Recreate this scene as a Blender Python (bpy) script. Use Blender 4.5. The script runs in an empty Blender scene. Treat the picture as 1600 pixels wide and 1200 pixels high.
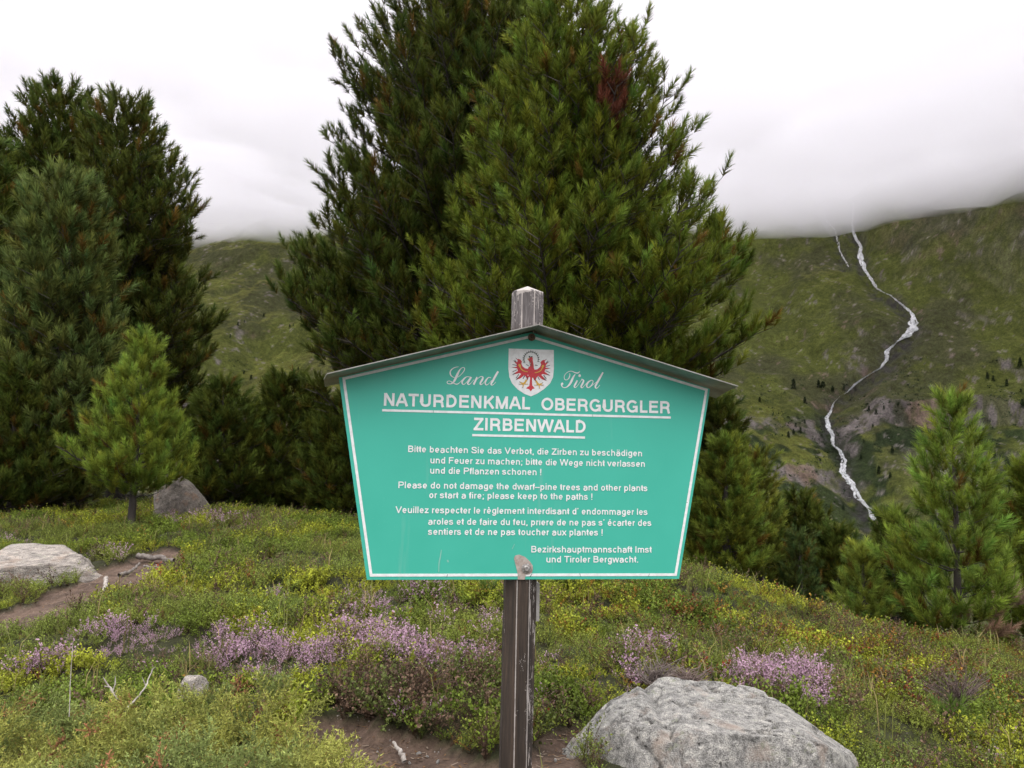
import bpy, bmesh, math
import numpy as np
from mathutils import Matrix, Vector

# ------------------------------------------------------------------ camera, world, sun, exposure
sc = bpy.context.scene
COL = sc.collection
EYE = 1.6
F = 1600 * 28.0 / 36.0
PITCH = math.atan(60.0 / F)
cam_d = bpy.data.cameras.new('camera')
cam_d.lens = 28.0
cam_d.sensor_width = 36.0
cam_d.clip_start = 0.05
cam_d.clip_end = 8000
cam_d.dof.use_dof = True
cam_d.dof.focus_distance = 2.7
cam_d.dof.aperture_fstop = 11.0
cam = bpy.data.objects.new('camera', cam_d)
cam.location = (0, 0, EYE)
cam.rotation_euler = (math.pi / 2 + PITCH, 0, 0)
COL.objects.link(cam)
sc.camera = cam

SUN_EL, SUN_AZ = math.radians(66), math.radians(205)      # azimuth clockwise from +Y (north)
world = bpy.data.worlds.new('World')
sc.world = world
world.use_nodes = True
nt = world.node_tree
bg = nt.nodes['Background']
sky = nt.nodes.new('ShaderNodeTexSky')
sky.sky_type = 'NISHITA'
sky.sun_disc = False
sky.sun_elevation = SUN_EL
sky.sun_rotation = SUN_AZ
hs = nt.nodes.new('ShaderNodeHueSaturation')
hs.inputs['Saturation'].default_value = 0.12
hs.inputs['Value'].default_value = 1.0
nt.links.new(sky.outputs[0], hs.inputs['Color'])
mx = nt.nodes.new('ShaderNodeMix')
mx.data_type = 'RGBA'
mx.inputs['Factor'].default_value = 0.82
tcw = nt.nodes.new('ShaderNodeTexCoord')
sxyz = nt.nodes.new('ShaderNodeSeparateXYZ')
nt.links.new(tcw.outputs['Generated'], sxyz.inputs[0])
crw = nt.nodes.new('ShaderNodeValToRGB')
mpw = nt.nodes.new('ShaderNodeMapRange')
mpw.inputs['From Min'].default_value = -1.0
nt.links.new(sxyz.outputs['Z'], mpw.inputs['Value'])
nt.links.new(mpw.outputs[0], crw.inputs[0])
ew = crw.color_ramp.elements
ew[0].position = 0.47; ew[0].color = (0.08, 0.08, 0.07, 1)
ew[1].position = 1.0; ew[1].color = (1.0, 0.995, 1.0, 1)
e3 = ew.new(0.502); e3.color = (0.29, 0.285, 0.30, 1)
e4 = ew.new(0.62); e4.color = (0.40, 0.394, 0.412, 1)
e5 = ew.new(0.75); e5.color = (0.82, 0.815, 0.83, 1)
scw = nt.nodes.new('ShaderNodeVectorMath'); scw.operation = 'SCALE'
scw.inputs['Scale'].default_value = 31.0
nt.links.new(crw.outputs[0], scw.inputs[0])
nt.links.new(scw.outputs[0], mx.inputs['B'])
nt.links.new(hs.outputs[0], mx.inputs['A'])
nt.links.new(mx.outputs['Result'], bg.inputs['Color'])
bg.inputs['Strength'].default_value = 0.1

sun_d = bpy.data.lights.new('sun', 'SUN')
sun_d.energy = 1.3
sun_d.angle = math.radians(40)
sun_d.color = (1.0, 0.96, 0.9)
sun = bpy.data.objects.new('sun', sun_d)
sd = Vector((math.sin(SUN_AZ) * math.cos(SUN_EL), math.cos(SUN_AZ) * math.cos(SUN_EL), math.sin(SUN_EL)))
sun.rotation_euler = (-sd).to_track_quat('-Z', 'Y').to_euler()
sun.location = (0, 0, 60)
COL.objects.link(sun)

sc.view_settings.view_transform = 'Standard'
sc.view_settings.look = 'None'
sc.view_settings.exposure = 0.12
sc.view_settings.gamma = 1.0
sc.render.engine = 'CYCLES'
sc.cycles.max_bounces = 12
sc.cycles.diffuse_bounces = 3
sc.cycles.glossy_bounces = 2
sc.cycles.transmission_bounces = 4
sc.cycles.volume_bounces = 10
sc.cycles.use_denoising = True
rng = np.random.default_rng(11)

# ------------------------------------------------------------------ projection helpers
def rays(px, py):
    px = np.asarray(px, float); py = np.asarray(py, float)
    dx = (px - 800) / F; dy = (600 - py) / F
    c, s = math.cos(PITCH), math.sin(PITCH)
    return np.stack([dx, c - dy * s, s + dy * c], -1)

def P(px, py, Y):
    d = rays(px, py)
    w = d * (np.asarray(Y, float) / d[..., 1])[..., None]
    w = w + np.array([0, 0, EYE])
    return w

def to_px(X, Y, Z):
    z = Z - EYE
    c, s = math.cos(PITCH), math.sin(PITCH)
    dep = Y * c + z * s
    up = -Y * s + z * c
    return 800 + F * X / dep, 600 - F * up / dep

# ------------------------------------------------------------------ noise
def _hash(ix, iy, seed):
    h = (ix.astype(np.int64) * 374761393 + iy.astype(np.int64) * 668265263 + seed * 974711) & 0x7fffffff
    h = ((h ^ (h >> 13)) * 1274126177) & 0x7fffffff
    h = (h ^ (h >> 16)) & 0x7fffffff
    return (h % 65536) / 65535.0

def vnoise(x, y, seed=0):
    x = np.asarray(x, float); y = np.asarray(y, float)
    ix = np.floor(x); iy = np.floor(y)
    fx = x - ix; fy = y - iy
    fx = fx * fx * fx * (fx * (fx * 6 - 15) + 10); fy = fy * fy * fy * (fy * (fy * 6 - 15) + 10)
    a = _hash(ix, iy, seed); b = _hash(ix + 1, iy, seed)
    c = _hash(ix, iy + 1, seed); d = _hash(ix + 1, iy + 1, seed)
    return (a * (1 - fx) + b * fx) * (1 - fy) + (c * (1 - fx) + d * fx) * fy

def fbm(x, y, seed=0, oct=4, gain=0.5, lac=2.03):
    s = 0; a = 1; t = 0
    for k in range(oct):
        s = s + a * vnoise(x, y, seed + 17 * k); t += a
        a *= gain; x = np.asarray(x) * lac + 3.1; y = np.asarray(y) * lac + 7.7
    return s / t            # 0..1

def sstep(a, b, x):
    t = np.clip((x - a) / (b - a), 0, 1)
    return t * t * (3 - 2 * t)

# ------------------------------------------------------------------ mesh helpers
def lin(r, g, b):
    def f(c):
        c /= 255.0
        return c / 12.92 if c <= 0.04045 else ((c + 0.055) / 1.055) ** 2.4
    return np.array([f(r), f(g), f(b)])

def mk(name, V, faces, mat=None, parent=None, col=None, smooth=False, mats=None, midx=None):
    """faces: one index array (M,k) or a list of them"""
    if not isinstance(faces, (list, tuple)):
        faces = [faces]
    faces = [np.asarray(f, np.int32) for f in faces if len(f)]
    me = bpy.data.meshes.new(name)
    V = np.ascontiguousarray(V, np.float32)
    me.vertices.add(len(V))
    me.vertices.foreach_set('co', V.ravel())
    nl = sum(f.size for f in faces); nf = sum(len(f) for f in faces)
    me.loops.add(nl); me.polygons.add(nf)
    me.loops.foreach_set('vertex_index', np.concatenate([f.ravel() for f in faces]))
    st = []; o = 0
    for f in faces:
        st.append(o + np.arange(len(f)) * f.shape[1]); o += f.size
    me.polygons.foreach_set('loop_start', np.concatenate(st).astype(np.int32))
    if smooth:
        me.polygons.foreach_set('use_smooth', np.ones(nf, bool))
    me.update(calc_edges=True)
    if col is not None:
        at = me.attributes.new('Col', 'FLOAT_COLOR', 'POINT')
        c4 = np.ones((len(V), 4), np.float32); c4[:, :3] = col
        at.data.foreach_set('color', c4.ravel())
    if mats:
        for m in mats: me.materials.append(m)
        me.polygons.foreach_set('material_index', np.asarray(midx, np.int32))
    elif mat:
        me.materials.append(mat)
    ob = bpy.data.objects.new(name, me)
    COL.objects.link(ob)
    if parent: ob.parent = parent
    return ob

def mk_poly(name, verts, polys, mat=None, parent=None, smooth=False):
    me = bpy.data.meshes.new(name)
    me.from_pydata([tuple(map(float, v)) for v in verts], [], [tuple(map(int, p)) for p in polys])
    me.update()
    if smooth:
        for p in me.polygons: p.use_smooth = True
    if mat: me.materials.append(mat)
    ob = bpy.data.objects.new(name, me)
    COL.objects.link(ob)
    if parent: ob.parent = parent
    return ob

def empty(name, loc, label, cat, group=None, kind=None):
    o = bpy.data.objects.new(name, None)
    o.empty_display_size = 0.3
    COL.objects.link(o)
    o.location = [float(c) for c in loc]
    return tag(o, label, cat, group, kind)

def tag(o, label=None, cat=None, group=None, kind=None):
    if label: o['label'] = label
    if cat: o['category'] = cat
    if group: o['group'] = group
    if kind: o['kind'] = kind
    return o

class Acc:
    """collects triangles/quads with vertex colours"""
    def __init__(s): s.V = []; s.T = []; s.Q = []; s.C = []; s.n = 0
    def add(s, V, T=None, Q=None, C=None):
        s.V.append(V); s.C.append(np.broadcast_to(C, V.shape))
        if T is not None and len(T): s.T.append(np.asarray(T) + s.n)
        if Q is not None and len(Q): s.Q.append(np.asarray(Q) + s.n)
        s.n += len(V)
    def build(s, name, mat, parent=None, off=(0, 0, 0), smooth=False):
        V = np.concatenate(s.V) - np.asarray(off); C = np.concatenate(s.C)
        fs = []
        if s.T: fs.append(np.concatenate(s.T))
        if s.Q: fs.append(np.concatenate(s.Q))
        return mk(name, V, fs, mat, parent, C, smooth)

def tube(pts, rad, k=6, cap=True):
    """tapered tube along a polyline -> V, Q"""
    pts = np.asarray(pts, float); n = len(pts)
    rad = np.broadcast_to(np.asarray(rad, float), (n,))
    d = np.gradient(pts, axis=0)
    d /= np.linalg.norm(d, axis=1)[:, None] + 1e-9
    ref = np.where(np.abs(d[:, 2:3]) > 0.9, np.array([[1., 0, 0]]), np.array([[0, 0, 1.]]))
    a = np.cross(d, ref); a /= np.linalg.norm(a, axis=1)[:, None]
    b = np.cross(d, a)
    th = np.arange(k) / k * 2 * math.pi
    V = pts[:, None] + rad[:, None, None] * (np.cos(th)[None, :, None] * a[:, None] + np.sin(th)[None, :, None] * b[:, None])
    V = V.reshape(-1, 3)
    i = np.arange(n - 1)[:, None] * k; j = np.arange(k)[None]; j2 = (j + 1) % k
    Q = np.stack([i + j, i + j2, i + k + j2, i + k + j], -1).reshape(-1, 4)
    return V, Q

def instance(tpl, pos, R, scale, col):
    """tpl: list of (V, T, tint) templates; every instance picks one.  R (N,3,3); scale (N,) or (N,3)
    tint is (nv,3) multiplier and may be a function of the instance colour"""
    N = len(pos); out = Acc()
    pick = rng.integers(0, len(tpl), N)
    scale = np.asarray(scale, float)
    if scale.ndim == 1: scale = scale[:, None].repeat(3, 1)
    for k, t in enumerate(tpl):
        ids = np.nonzero(pick == k)[0]
        if not len(ids): continue
        V, Fc, tint, alt, amt = t
        W = np.einsum('nij,nvj->nvi', R[ids], V[None] * scale[ids][:, None]) + pos[ids][:, None]
        C = col[ids][:, None] * tint[None]
        if alt is not None:
            C = C * (1 - amt[None, :, None]) + alt[None, None] * amt[None, :, None]
        nv = len(V)
        Fi = (Fc[None] + (np.arange(len(ids)) * nv)[:, None, None]).reshape(-1, Fc.shape[1])
        if Fc.shape[1] == 3: out.add(W.reshape(-1, 3), T=Fi, C=C.reshape(-1, 3))
        else: out.add(W.reshape(-1, 3), Q=Fi, C=C.reshape(-1, 3))
    return out

def frames(d, roll):
    """rotation matrices with local z along d"""
    d = d / np.linalg.norm(d, axis=1)[:, None]
    ref = np.where(np.abs(d[:, 2:3]) > 0.95, np.array([[1., 0, 0]]), np.array([[0, 0, 1.]]))
    a = np.cross(ref, d); a /= np.linalg.norm(a, axis=1)[:, None]
    b = np.cross(d, a)
    c, s = np.cos(roll)[:, None], np.sin(roll)[:, None]
    return np.stack([a * c + b * s, b * c - a * s, d], -1)

# ------------------------------------------------------------------ materials
def new_mat(name):
    m = bpy.data.materials.new(name)
    m.use_nodes = True
    n = m.node_tree
    b = n.nodes['Principled BSDF']
    return m, n, b

def N(n, t, **kw):
    nd = n.nodes.new(t)
    for k, v in kw.items():
        if k in nd.inputs.keys(): nd.inputs[k].default_value = v
        else: setattr(nd, k, v)
    return nd

def ramp(n, stops, src):
    r = n.nodes.new('ShaderNodeValToRGB')
    e = r.color_ramp.elements
    while len(e) < len(stops): e.new(0.5)
    for i, (p, c) in enumerate(stops):
        e[i].position = p
        e[i].color = (*c, 1) if len(c) == 3 else c
    n.links.new(src, r.inputs[0])
    return r.outputs[0]

def mixc(n, fac, a, b, blend='MIX'):
    m = n.nodes.new('ShaderNodeMix'); m.data_type = 'RGBA'; m.blend_type = blend
    for sock, v in (('Factor', fac), ('A', a), ('B', b)):
        if hasattr(v, 'links') or hasattr(v, 'is_linked'): n.links.new(v, m.inputs[sock])
        else: m.inputs[sock].default_value = (*v, 1) if sock != 'Factor' else v
    return m.outputs['Result']

def math_(n, op, a, b=None, c=None):
    m = n.nodes.new('ShaderNodeMath'); m.operation = op
    for i, v in enumerate((a, b, c)):
        if v is None: continue
        if hasattr(v, 'is_linked'): n.links.new(v, m.inputs[i])
        else: m.inputs[i].default_value = v
    return m.outputs[0]

def noise(n, scale, detail=4, rough=0.55, vec=None, mapping=None):
    t = N(n, 'ShaderNodeTexNoise', Scale=scale, Detail=detail, Roughness=rough)
    if vec is None:
        tc = n.nodes.new('ShaderNodeTexCoord'); vec = tc.outputs['Object']
    if mapping:
        mp = n.nodes.new('ShaderNodeMapping'); mp.inputs['Scale'].default_value = mapping
        n.links.new(vec, mp.inputs[0]); vec = mp.outputs[0]
    n.links.new(vec, t.inputs['Vector'])
    return t.outputs['Fac']

def bump(n, b, h, strength=0.3, dist=0.01):
    bp = N(n, 'ShaderNodeBump', Strength=strength, Distance=dist)
    n.links.new(h, bp.inputs['Height'])
    n.links.new(bp.outputs[0], b.inputs['Normal'])

def leaf_mat(name, rough=0.5, spec=0.35, trans=0.25):
    m, n, b = new_mat(name)
    at = N(n, 'ShaderNodeAttribute', attribute_name='Col')
    n.links.new(at.outputs['Color'], b.inputs['Base Color'])
    b.inputs['Roughness'].default_value = rough
    b.inputs['Specular IOR Level'].default_value = spec
    tr = n.nodes.new('ShaderNodeBsdfTranslucent')
    n.links.new(at.outputs['Color'], tr.inputs['Color'])
    ms = n.nodes.new('ShaderNodeMixShader'); ms.inputs[0].default_value = trans
    n.links.new(b.outputs[0], ms.inputs[1]); n.links.new(tr.outputs[0], ms.inputs[2])
    n.links.new(ms.outputs[0], n.nodes['Material Output'].inputs['Surface'])
    return m

M_NEEDLE = leaf_mat('pine_needles', 0.5, 0.10, 0.28)
M_LEAF = leaf_mat('small_leaves', 0.55, 0.11, 0.22)
M_FLOWER = leaf_mat('heather_flowers', 0.7, 0.2, 0.3)

M_BARK, n, b = new_mat('pine_bark')
f1 = noise(n, 9, 6, 0.65, mapping=(1, 1, 0.3))
n.links.new(ramp(n, [(0.3, (0.018, 0.014, 0.012)), (0.55, (0.052, 0.042, 0.036)), (0.75, (0.11, 0.094, 0.084))], f1), b.inputs['Base Color'])
b.inputs['Roughness'].default_value = 0.9
bump(n, b, f1, 0.7, 0.02)

M_TWIG, n, b = new_mat('dead_wood')
f1 = noise(n, 40, 4, 0.6)
n.links.new(ramp(n, [(0.3, (0.16, 0.13, 0.11)), (0.6, (0.38, 0.34, 0.31)), (0.8, (0.55, 0.51, 0.48))], f1), b.inputs['Base Color'])
b.inputs['Roughness'].default_value = 0.85
bump(n, b, f1, 0.4, 0.003)

M_SOIL, n, b = new_mat('soil')
at = N(n, 'ShaderNodeAttribute', attribute_name='Col')
f1 = noise(n, 3.5, 6, 0.65)
f2 = noise(n, 60, 3, 0.7)
c = mixc(n, 0.75, at.outputs['Color'], ramp(n, [(0.3, (0.3, 0.27, 0.25)), (0.7, (1.35, 1.3, 1.25))], f1), 'MULTIPLY')
vo = N(n, 'ShaderNodeTexVoronoi', Scale=70.0)
tc = n.nodes.new('ShaderNodeTexCoord'); n.links.new(tc.outputs['Object'], vo.inputs['Vector'])
f3 = noise(n, 13, 4, 0.7)
c = mixc(n, 0.6, c, ramp(n, [(0.34, (0.5, 0.48, 0.46)), (0.66, (1.4, 1.38, 1.35))], f3), 'MULTIPLY')
peb = ramp(n, [(0.0, (1, 1, 1)), (0.22, (1, 1, 1)), (0.3, (0, 0, 0))], vo.outputs['Distance'])
pk = math_(n, 'MULTIPLY', math_(n, 'GREATER_THAN', noise(n, 24, 2, 0.5), 0.62), peb)
c = mixc(n, pk, c, (0.24, 0.21, 0.19))
c = mixc(n, 0.6, c, ramp(n, [(0.3, (0.45, 0.42, 0.4)), (0.7, (1.3, 1.3, 1.3))], f2), 'MULTIPLY')
n.links.new(c, b.inputs['Base Color'])
b.inputs['Roughness'].default_value = 0.95
b.inputs['Specular IOR Level'].default_value = 0.2
bump(n, b, math_(n, 'ADD', f2, math_(n, 'MULTIPLY', pk, 0.5)), 0.8, 0.012)

def granite(name, pale, dark, stain, sc_=1.0, band=None):
    m, n, b = new_mat(name)
    big = noise(n, 2.2 * sc_, 7, 0.68, mapping=band)
    mid = noise(n, 14 * sc_, 6, 0.75, mapping=band)
    fine = noise(n, 120 * sc_, 3, 0.7)
    c = mixc(n, big, dark, pale)
    c = mixc(n, 0.8, c, ramp(n, [(0.34, (0.22, 0.22, 0.22)), (0.5, (0.95, 0.95, 0.95)), (0.64, (1.6, 1.58, 1.52))], mid), 'MULTIPLY')
    c = mixc(n, 0.75, c, ramp(n, [(0.36, (0.25, 0.25, 0.25)), (0.5, (1, 1, 1)), (0.64, (1.6, 1.6, 1.6))], fine), 'MULTIPLY')
    st = ramp(n, [(0.56, (0, 0, 0)), (0.7, (0.75, 0.75, 0.75))], noise(n, 3.3 * sc_, 5, 0.6))
    c = mixc(n, st, c, stain)
    lich = ramp(n, [(0.6, (0, 0, 0)), (0.66, (0.7, 0.7, 0.7))], noise(n, 8.5 * sc_, 6, 0.7))
    c = mixc(n, lich, c, (0.30, 0.31, 0.22))
    pits = ramp(n, [(0.27, (1, 1, 1)), (0.36, (0, 0, 0))], noise(n, 17 * sc_, 4, 0.6))
    c = mixc(n, pits, c, (0.035, 0.033, 0.03))
    n.links.new(c, b.inputs['Base Color'])
    b.inputs['Roughness'].default_value = 0.9
    h = math_(n, 'ADD', math_(n, 'MULTIPLY', mid, 1.0), math_(n, 'MULTIPLY', fine, 0.35))
    h = math_(n, 'SUBTRACT', h, math_(n, 'MULTIPLY', pits, 0.5))
    bump(n, b, h, 1.0, 0.06 / sc_)
    return m
M_BOULDER = granite('lichen_granite', (0.52, 0.49, 0.46), (0.27, 0.26, 0.245), (0.42, 0.32, 0.26), 2.0)
M_SLAB = granite('banded_gneiss', (0.60, 0.53, 0.48), (0.25, 0.215, 0.19), (0.36, 0.26, 0.2), 1.2, (0.5, 0.8, 4.5))
M_CRAG = granite('grey_crag', (0.27, 0.225, 0.195), (0.12, 0.105, 0.092), (0.24, 0.13, 0.075), 1.4)
M_STONE = granite('small_stone', (0.52, 0.49, 0.47), (0.3, 0.28, 0.27), (0.4, 0.35, 0.3), 6)

# ------------------------------------------------------------------ ground
# control points: (pixel x, pixel y of the bare ground, depth)
CP = [(810, 1225, 2.62), (600, 1225, 2.6), (1000, 1225, 2.62), (100, 1300, 2.6), (100, 1120, 3.9), (300, 1052, 4.4),
      (60, 985, 5.4), (60, 925, 7.8), (200, 905, 7.8), (250, 872, 9.2), (30, 850, 11), (200, 818, 12.4), (330, 826, 11.5), (450, 848, 10),
      (600, 862, 9.5), (560, 965, 5.5), (640, 1100, 3.5), (720, 930, 6.3), (900, 960, 6), (1000, 1110, 3.6), (1090, 1030, 5), (1090, 905, 8),
      (1150, 925, 8.2), (1210, 950, 8.6), (1330, 985, 9), (1500, 1022, 9), (1600, 1022, 9), (1200, 1095, 3.9), (1500, 1125, 4.5), (1400, 1225, 3.2),
      (1580, 1230, 3.3), (1250, 1010, 6.2), (1400, 1060, 6.0), (800, 880, 8.5)]
ctrl = [tuple(P(a, c_, Y)) for a, c_, Y in CP]
ctrl += [(x, y, z + EYE) for x, y, z in [(0, 0, -1.55), (-3, 0, -1.5), (3, 0, -1.55), (-2.5, 2, -1.3), (2.5, 2, -1.5),
         (-30, 30, -2.4), (0, 30, -5), (30, 30, -9), (-60, 60, -5), (0, 60, -14), (60, 60, -20), (-200, 200, -38), (0, 200, -52), (200, 200, -58),
         (450, 450, -82), (0, 450, -84), (-450, 450, -80), (9, 13, -4.4), (12, 17, -5.5), (4, 14, -2.9), (-1, 16, -2.3), (-10, 16, -1.9), (-6, 24, -2.5), (-14, 22, -2.0), (5, 20, -4.4)]]
ctrl = np.array(ctrl)
def warp(x, y):
    yy = np.maximum(y, 0)
    return np.clip(x / (yy + 2.0), -1.6, 1.6), np.log(yy + 1.0)
cu, cv = warp(ctrl[:, 0], ctrl[:, 1])
def _tps(r2): return np.where(r2 > 1e-12, 0.5 * r2 * np.log(r2 + 1e-12), 0)
def _wt(y): return np.maximum(y, 0) * 0.12 + 1.0          # interpolate slope-like quantity
A_ = _tps((cu[:, None] - cu) ** 2 + (cv[:, None] - cv) ** 2) + 1e-4 * np.eye(len(cu))
Pm = np.stack([np.ones_like(cu), cu, cv], 1)
S_ = np.block([[A_, Pm], [Pm.T, np.zeros((3, 3))]])
wts = np.linalg.solve(S_, np.concatenate([(ctrl[:, 2] - EYE) / _wt(ctrl[:, 1]), np.zeros(3)]))
def terrain(x, y, detail=True):
    x = np.asarray(x, float); y = np.asarray(y, float)
    sh = x.shape; x = x.ravel(); y = y.ravel()
    out = np.empty_like(x)
    for s in range(0, len(x), 40000):
        e = s + 40000
        u, v = warp(x[s:e], y[s:e])
        k = _tps((u[:, None] - cu) ** 2 + (v[:, None] - cv) ** 2)
        out[s:e] = (k @ wts[:-3] + wts[-3] + wts[-2] * u + wts[-1] * v) * _wt(y[s:e])
    if detail:
        amp = np.clip((y + 4) / 8, 0.4, 1) * np.clip(30 / (y + 1), 0, 1) ** 0.3
        out += amp * (0.16 * (fbm(x * 0.9, y * 0.9, 5, 3) - 0.5) + 0.11 * (fbm(x * 4.2, y * 4.2, 9, 2) - 0.5))
    return (out + EYE).reshape(sh)

def in_poly(px, py, poly):
    px = np.asarray(px); py = np.asarray(py)
    c = np.zeros(px.shape, bool); n_ = len(poly)
    for i in range(n_):
        x1, y1 = poly[i]; x2, y2 = poly[(i + 1) % n_]
        cond = ((y1 > py) != (y2 > py))
        xi = (x2 - x1) * (py - y1) / (y2 - y1 + 1e-12) + x1
        c ^= cond & (px < xi)
    return c

def blur_poly(px, py, poly, jit, seed):
    """polygon test with a ragged edge"""
    a = (fbm(px * 0.02, py * 0.03, seed, 3) - 0.5) * 2 * jit
    c_ = (fbm(px * 0.02, py * 0.03, seed + 50, 3) - 0.5) * 1.4 * jit
    return in_poly(px + a, py + c_, poly)

PATH_FAR = [(-60, 1000), (-60, 960), (0, 952), (60, 938), (105, 912), (150, 890), (205, 866), (250, 852), (300, 858), (285, 880), (262, 902), (215, 928), (160, 948), (90, 975), (20, 990)]
PATH_NEAR = [(470, 1118), (520, 1120), (580, 1125), (650, 1150), (720, 1176), (785, 1186), (830, 1165), (850, 1140), (905, 1125), (905, 1200), (960, 1300), (480, 1300)]
DIRT = (0.125, 0.088, 0.070)
HUMUS = (0.030, 0.033, 0.013)

rows = np.concatenate([np.linspace(-12, 1.4, 20), np.exp(np.linspace(math.log(1.5), math.log(480), 430))])
us = np.linspace(-1.25, 1.25, 420)
YY, UU = np.meshgrid(rows, us, indexing='ij')
XX = UU * (np.maximum(YY, 6) + 2.0)
near = YY < 6
ZZ = terrain(XX, YY)
gx, gy = to_px(XX, np.maximum(YY, 0.5), ZZ)
dirt = (blur_poly(gx, gy, PATH_FAR, 14, 3) | blur_poly(gx, gy, PATH_NEAR, 14, 4)) & (YY > 1.5)
ZZ = ZZ - 0.03 * dirt
farm = sstep(14, 40, YY)[..., None]
gc = np.where(dirt[..., None], np.array(DIRT), np.array(HUMUS))
gc = gc * (1 - farm) + np.array([0.06, 0.07, 0.025]) * farm
nr, nc = XX.shape
idx = np.arange(nr * nc).reshape(nr, nc)
Q = np.stack([idx[:-1, :-1], idx[:-1, 1:], idx[1:, 1:], idx[1:, :-1]], -1).reshape(-1, 4)
ground = mk('ground', np.stack([XX, YY, ZZ], -1).reshape(-1, 3), Q, M_SOIL, None, gc.reshape(-1, 3), True)
tag(ground, kind='structure')

# ------------------------------------------------------------------ mountain
prof = np.array([(300, -95), (450, -80), (500, -64), (540, -50), (572, -40), (588, -22), (640, -8), (656, 16), (720, 38), (790, 76), (900, 160), (1000, 245), (1060, 300), (1160, 385), (1400, 430), (1900, 400), (2600, 150)], float)
def mountain_base(X, Y):
    sh = 60 * (fbm(X / 160, Y / 160, 21, 3) - 0.5) + 130 * (fbm(X / 420 + 5, Y / 420, 23, 2) - 0.5)
    Ye = Y + np.where(X > 300, 0.30 * (X - 300), 0.06 * (X - 300)) + 0.004 * np.maximum(X - 380, 0) ** 2 + sh
    z = np.interp(Ye, prof[:, 0], prof[:, 1])
    # the crag bands come and go along the slope
    cl = fbm(X / 120 + 9, Y / 300, 31, 3)
    z2 = np.interp(Ye, [300, 450, 540, 720, 900, 1100, 1700, 2600], [-95, -80, -52, 36, 158, 298, 230, 150])
    k = sstep(0.38, 0.56, cl)
    z = z * k + z2 * (1 - k)
    # ribs running downhill and general roughness
    z = z + 26 * (fbm(X / 75, Y / 260, 41, 4) - 0.5) + 13 * (fbm(X / 28, Y / 34, 43, 4) - 0.5)
    return z
def mountain_ye(X, Y):
    sh = 60 * (fbm(X / 160, Y / 160, 21, 3) - 0.5) + 130 * (fbm(X / 420 + 5, Y / 420, 23, 2) - 0.5)
    return Y + np.where(X > 300, 0.30 * (X - 300), 0.06 * (X - 300)) + 0.004 * np.maximum(X - 380, 0) ** 2 + sh
GUL = None
def mountain_h(X, Y):
    z = mountain_base(X, Y)
    if GUL is not None:
        sh = X.shape; x = X.ravel(); y = Y.ravel(); d2 = np.full(x.shape, 1e9)
        near_ = (x > GUL[:, 0].min() - 60) & (x < GUL[:, 0].max() + 60) & (y > GUL[:, 1].min() - 60) & (y < GUL[:, 1].max() + 60)
        xi = x[near_]; yi = y[near_]; dd = np.full(xi.shape, 1e9)
        for g in GUL: dd = np.minimum(dd, (xi - g[0]) ** 2 + (yi - g[1]) ** 2 * 0.5)
        d2[near_] = dd
        z = z - (8.0 * np.exp(-d2 / (16.0 ** 2)) + 3.0 * np.exp(-d2 / 6.0 ** 2)).reshape(sh)
    return z

def cast(px, py, lift=0.0):
    """first hit of pixel rays with the mountain (eye-relative heightfield)"""
    d = rays(px, py); d = d / d[..., 1:2]
    ts = np.arange(380, 1500, 1.5)
    X = d[:, 0][:, None] * ts; Yv = np.broadcast_to(ts, X.shape); Z = d[:, 2][:, None] * ts
    h = mountain_h(X, Yv)
    hit = h > Z
    k = np.where(hit.any(1), hit.argmax(1), len(ts) - 1)
    t = ts[k] - lift
    return np.stack([d[:, 0] * t, t, d[:, 2] * t], -1)

FALL = [(1333, 318), (1333, 336), (1331, 350), (1335, 369), (1346, 385), (1345, 402), (1350, 420), (1362, 437), (1370, 451), (1380, 457), (1392, 462), (1406, 474), (1420, 485),
        (1427, 495), (1426, 510), (1415, 526), (1401, 535), (1387, 548), (1385, 562), (1376, 575), (1354, 588), (1336, 600), (1326, 611), (1312, 620), (1303, 629),
        (1298, 644), (1291.5, 653), (1295, 668), (1301, 680), (1300, 694), (1313, 704), (1319, 719), (1316.6, 738), (1329, 756), (1342, 778), (1358, 796), (1366, 815)]
FW = [5, 5, 6, 8, 9, 15, 12, 10, 8, 1, 4, 6, 8, 12, 30, 24, 3, 14, 12, 7, 4, 8, 6, 0.5, 3, 8, 11, 12, 13, 9, 11, 12, 18, 20, 16, 13, 11]
SIDE = [(1288, 335), (1291, 345), (1305, 360), (1311, 385), (1314, 395), (1319, 403), (1323, 412), (1326, 421)]
SW = [3, 4, 4, 5, 5, 6, 5, 3]
def resample(pts, w, step):
    pts = np.array(pts, float); w = np.array(w, float)
    s = np.concatenate([[0], np.cumsum(np.linalg.norm(np.diff(pts, axis=0), axis=1))])
    t = np.arange(0, s[-1], step)
    return np.stack([np.interp(t, s, pts[:, 0]), np.interp(t, s, pts[:, 1])], -1), np.interp(t, s, w)
fp, fw = resample(FALL, np.array(FW) * 0.85, 2.0)
sp_, sw_ = resample(SIDE, SW, 2.0)
g1 = cast(fp[::4, 0], fp[::4, 1]); g2 = cast(sp_[::4, 0], sp_[::4, 1])
GUL = np.concatenate([g1, g2])[:, :2]

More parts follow.
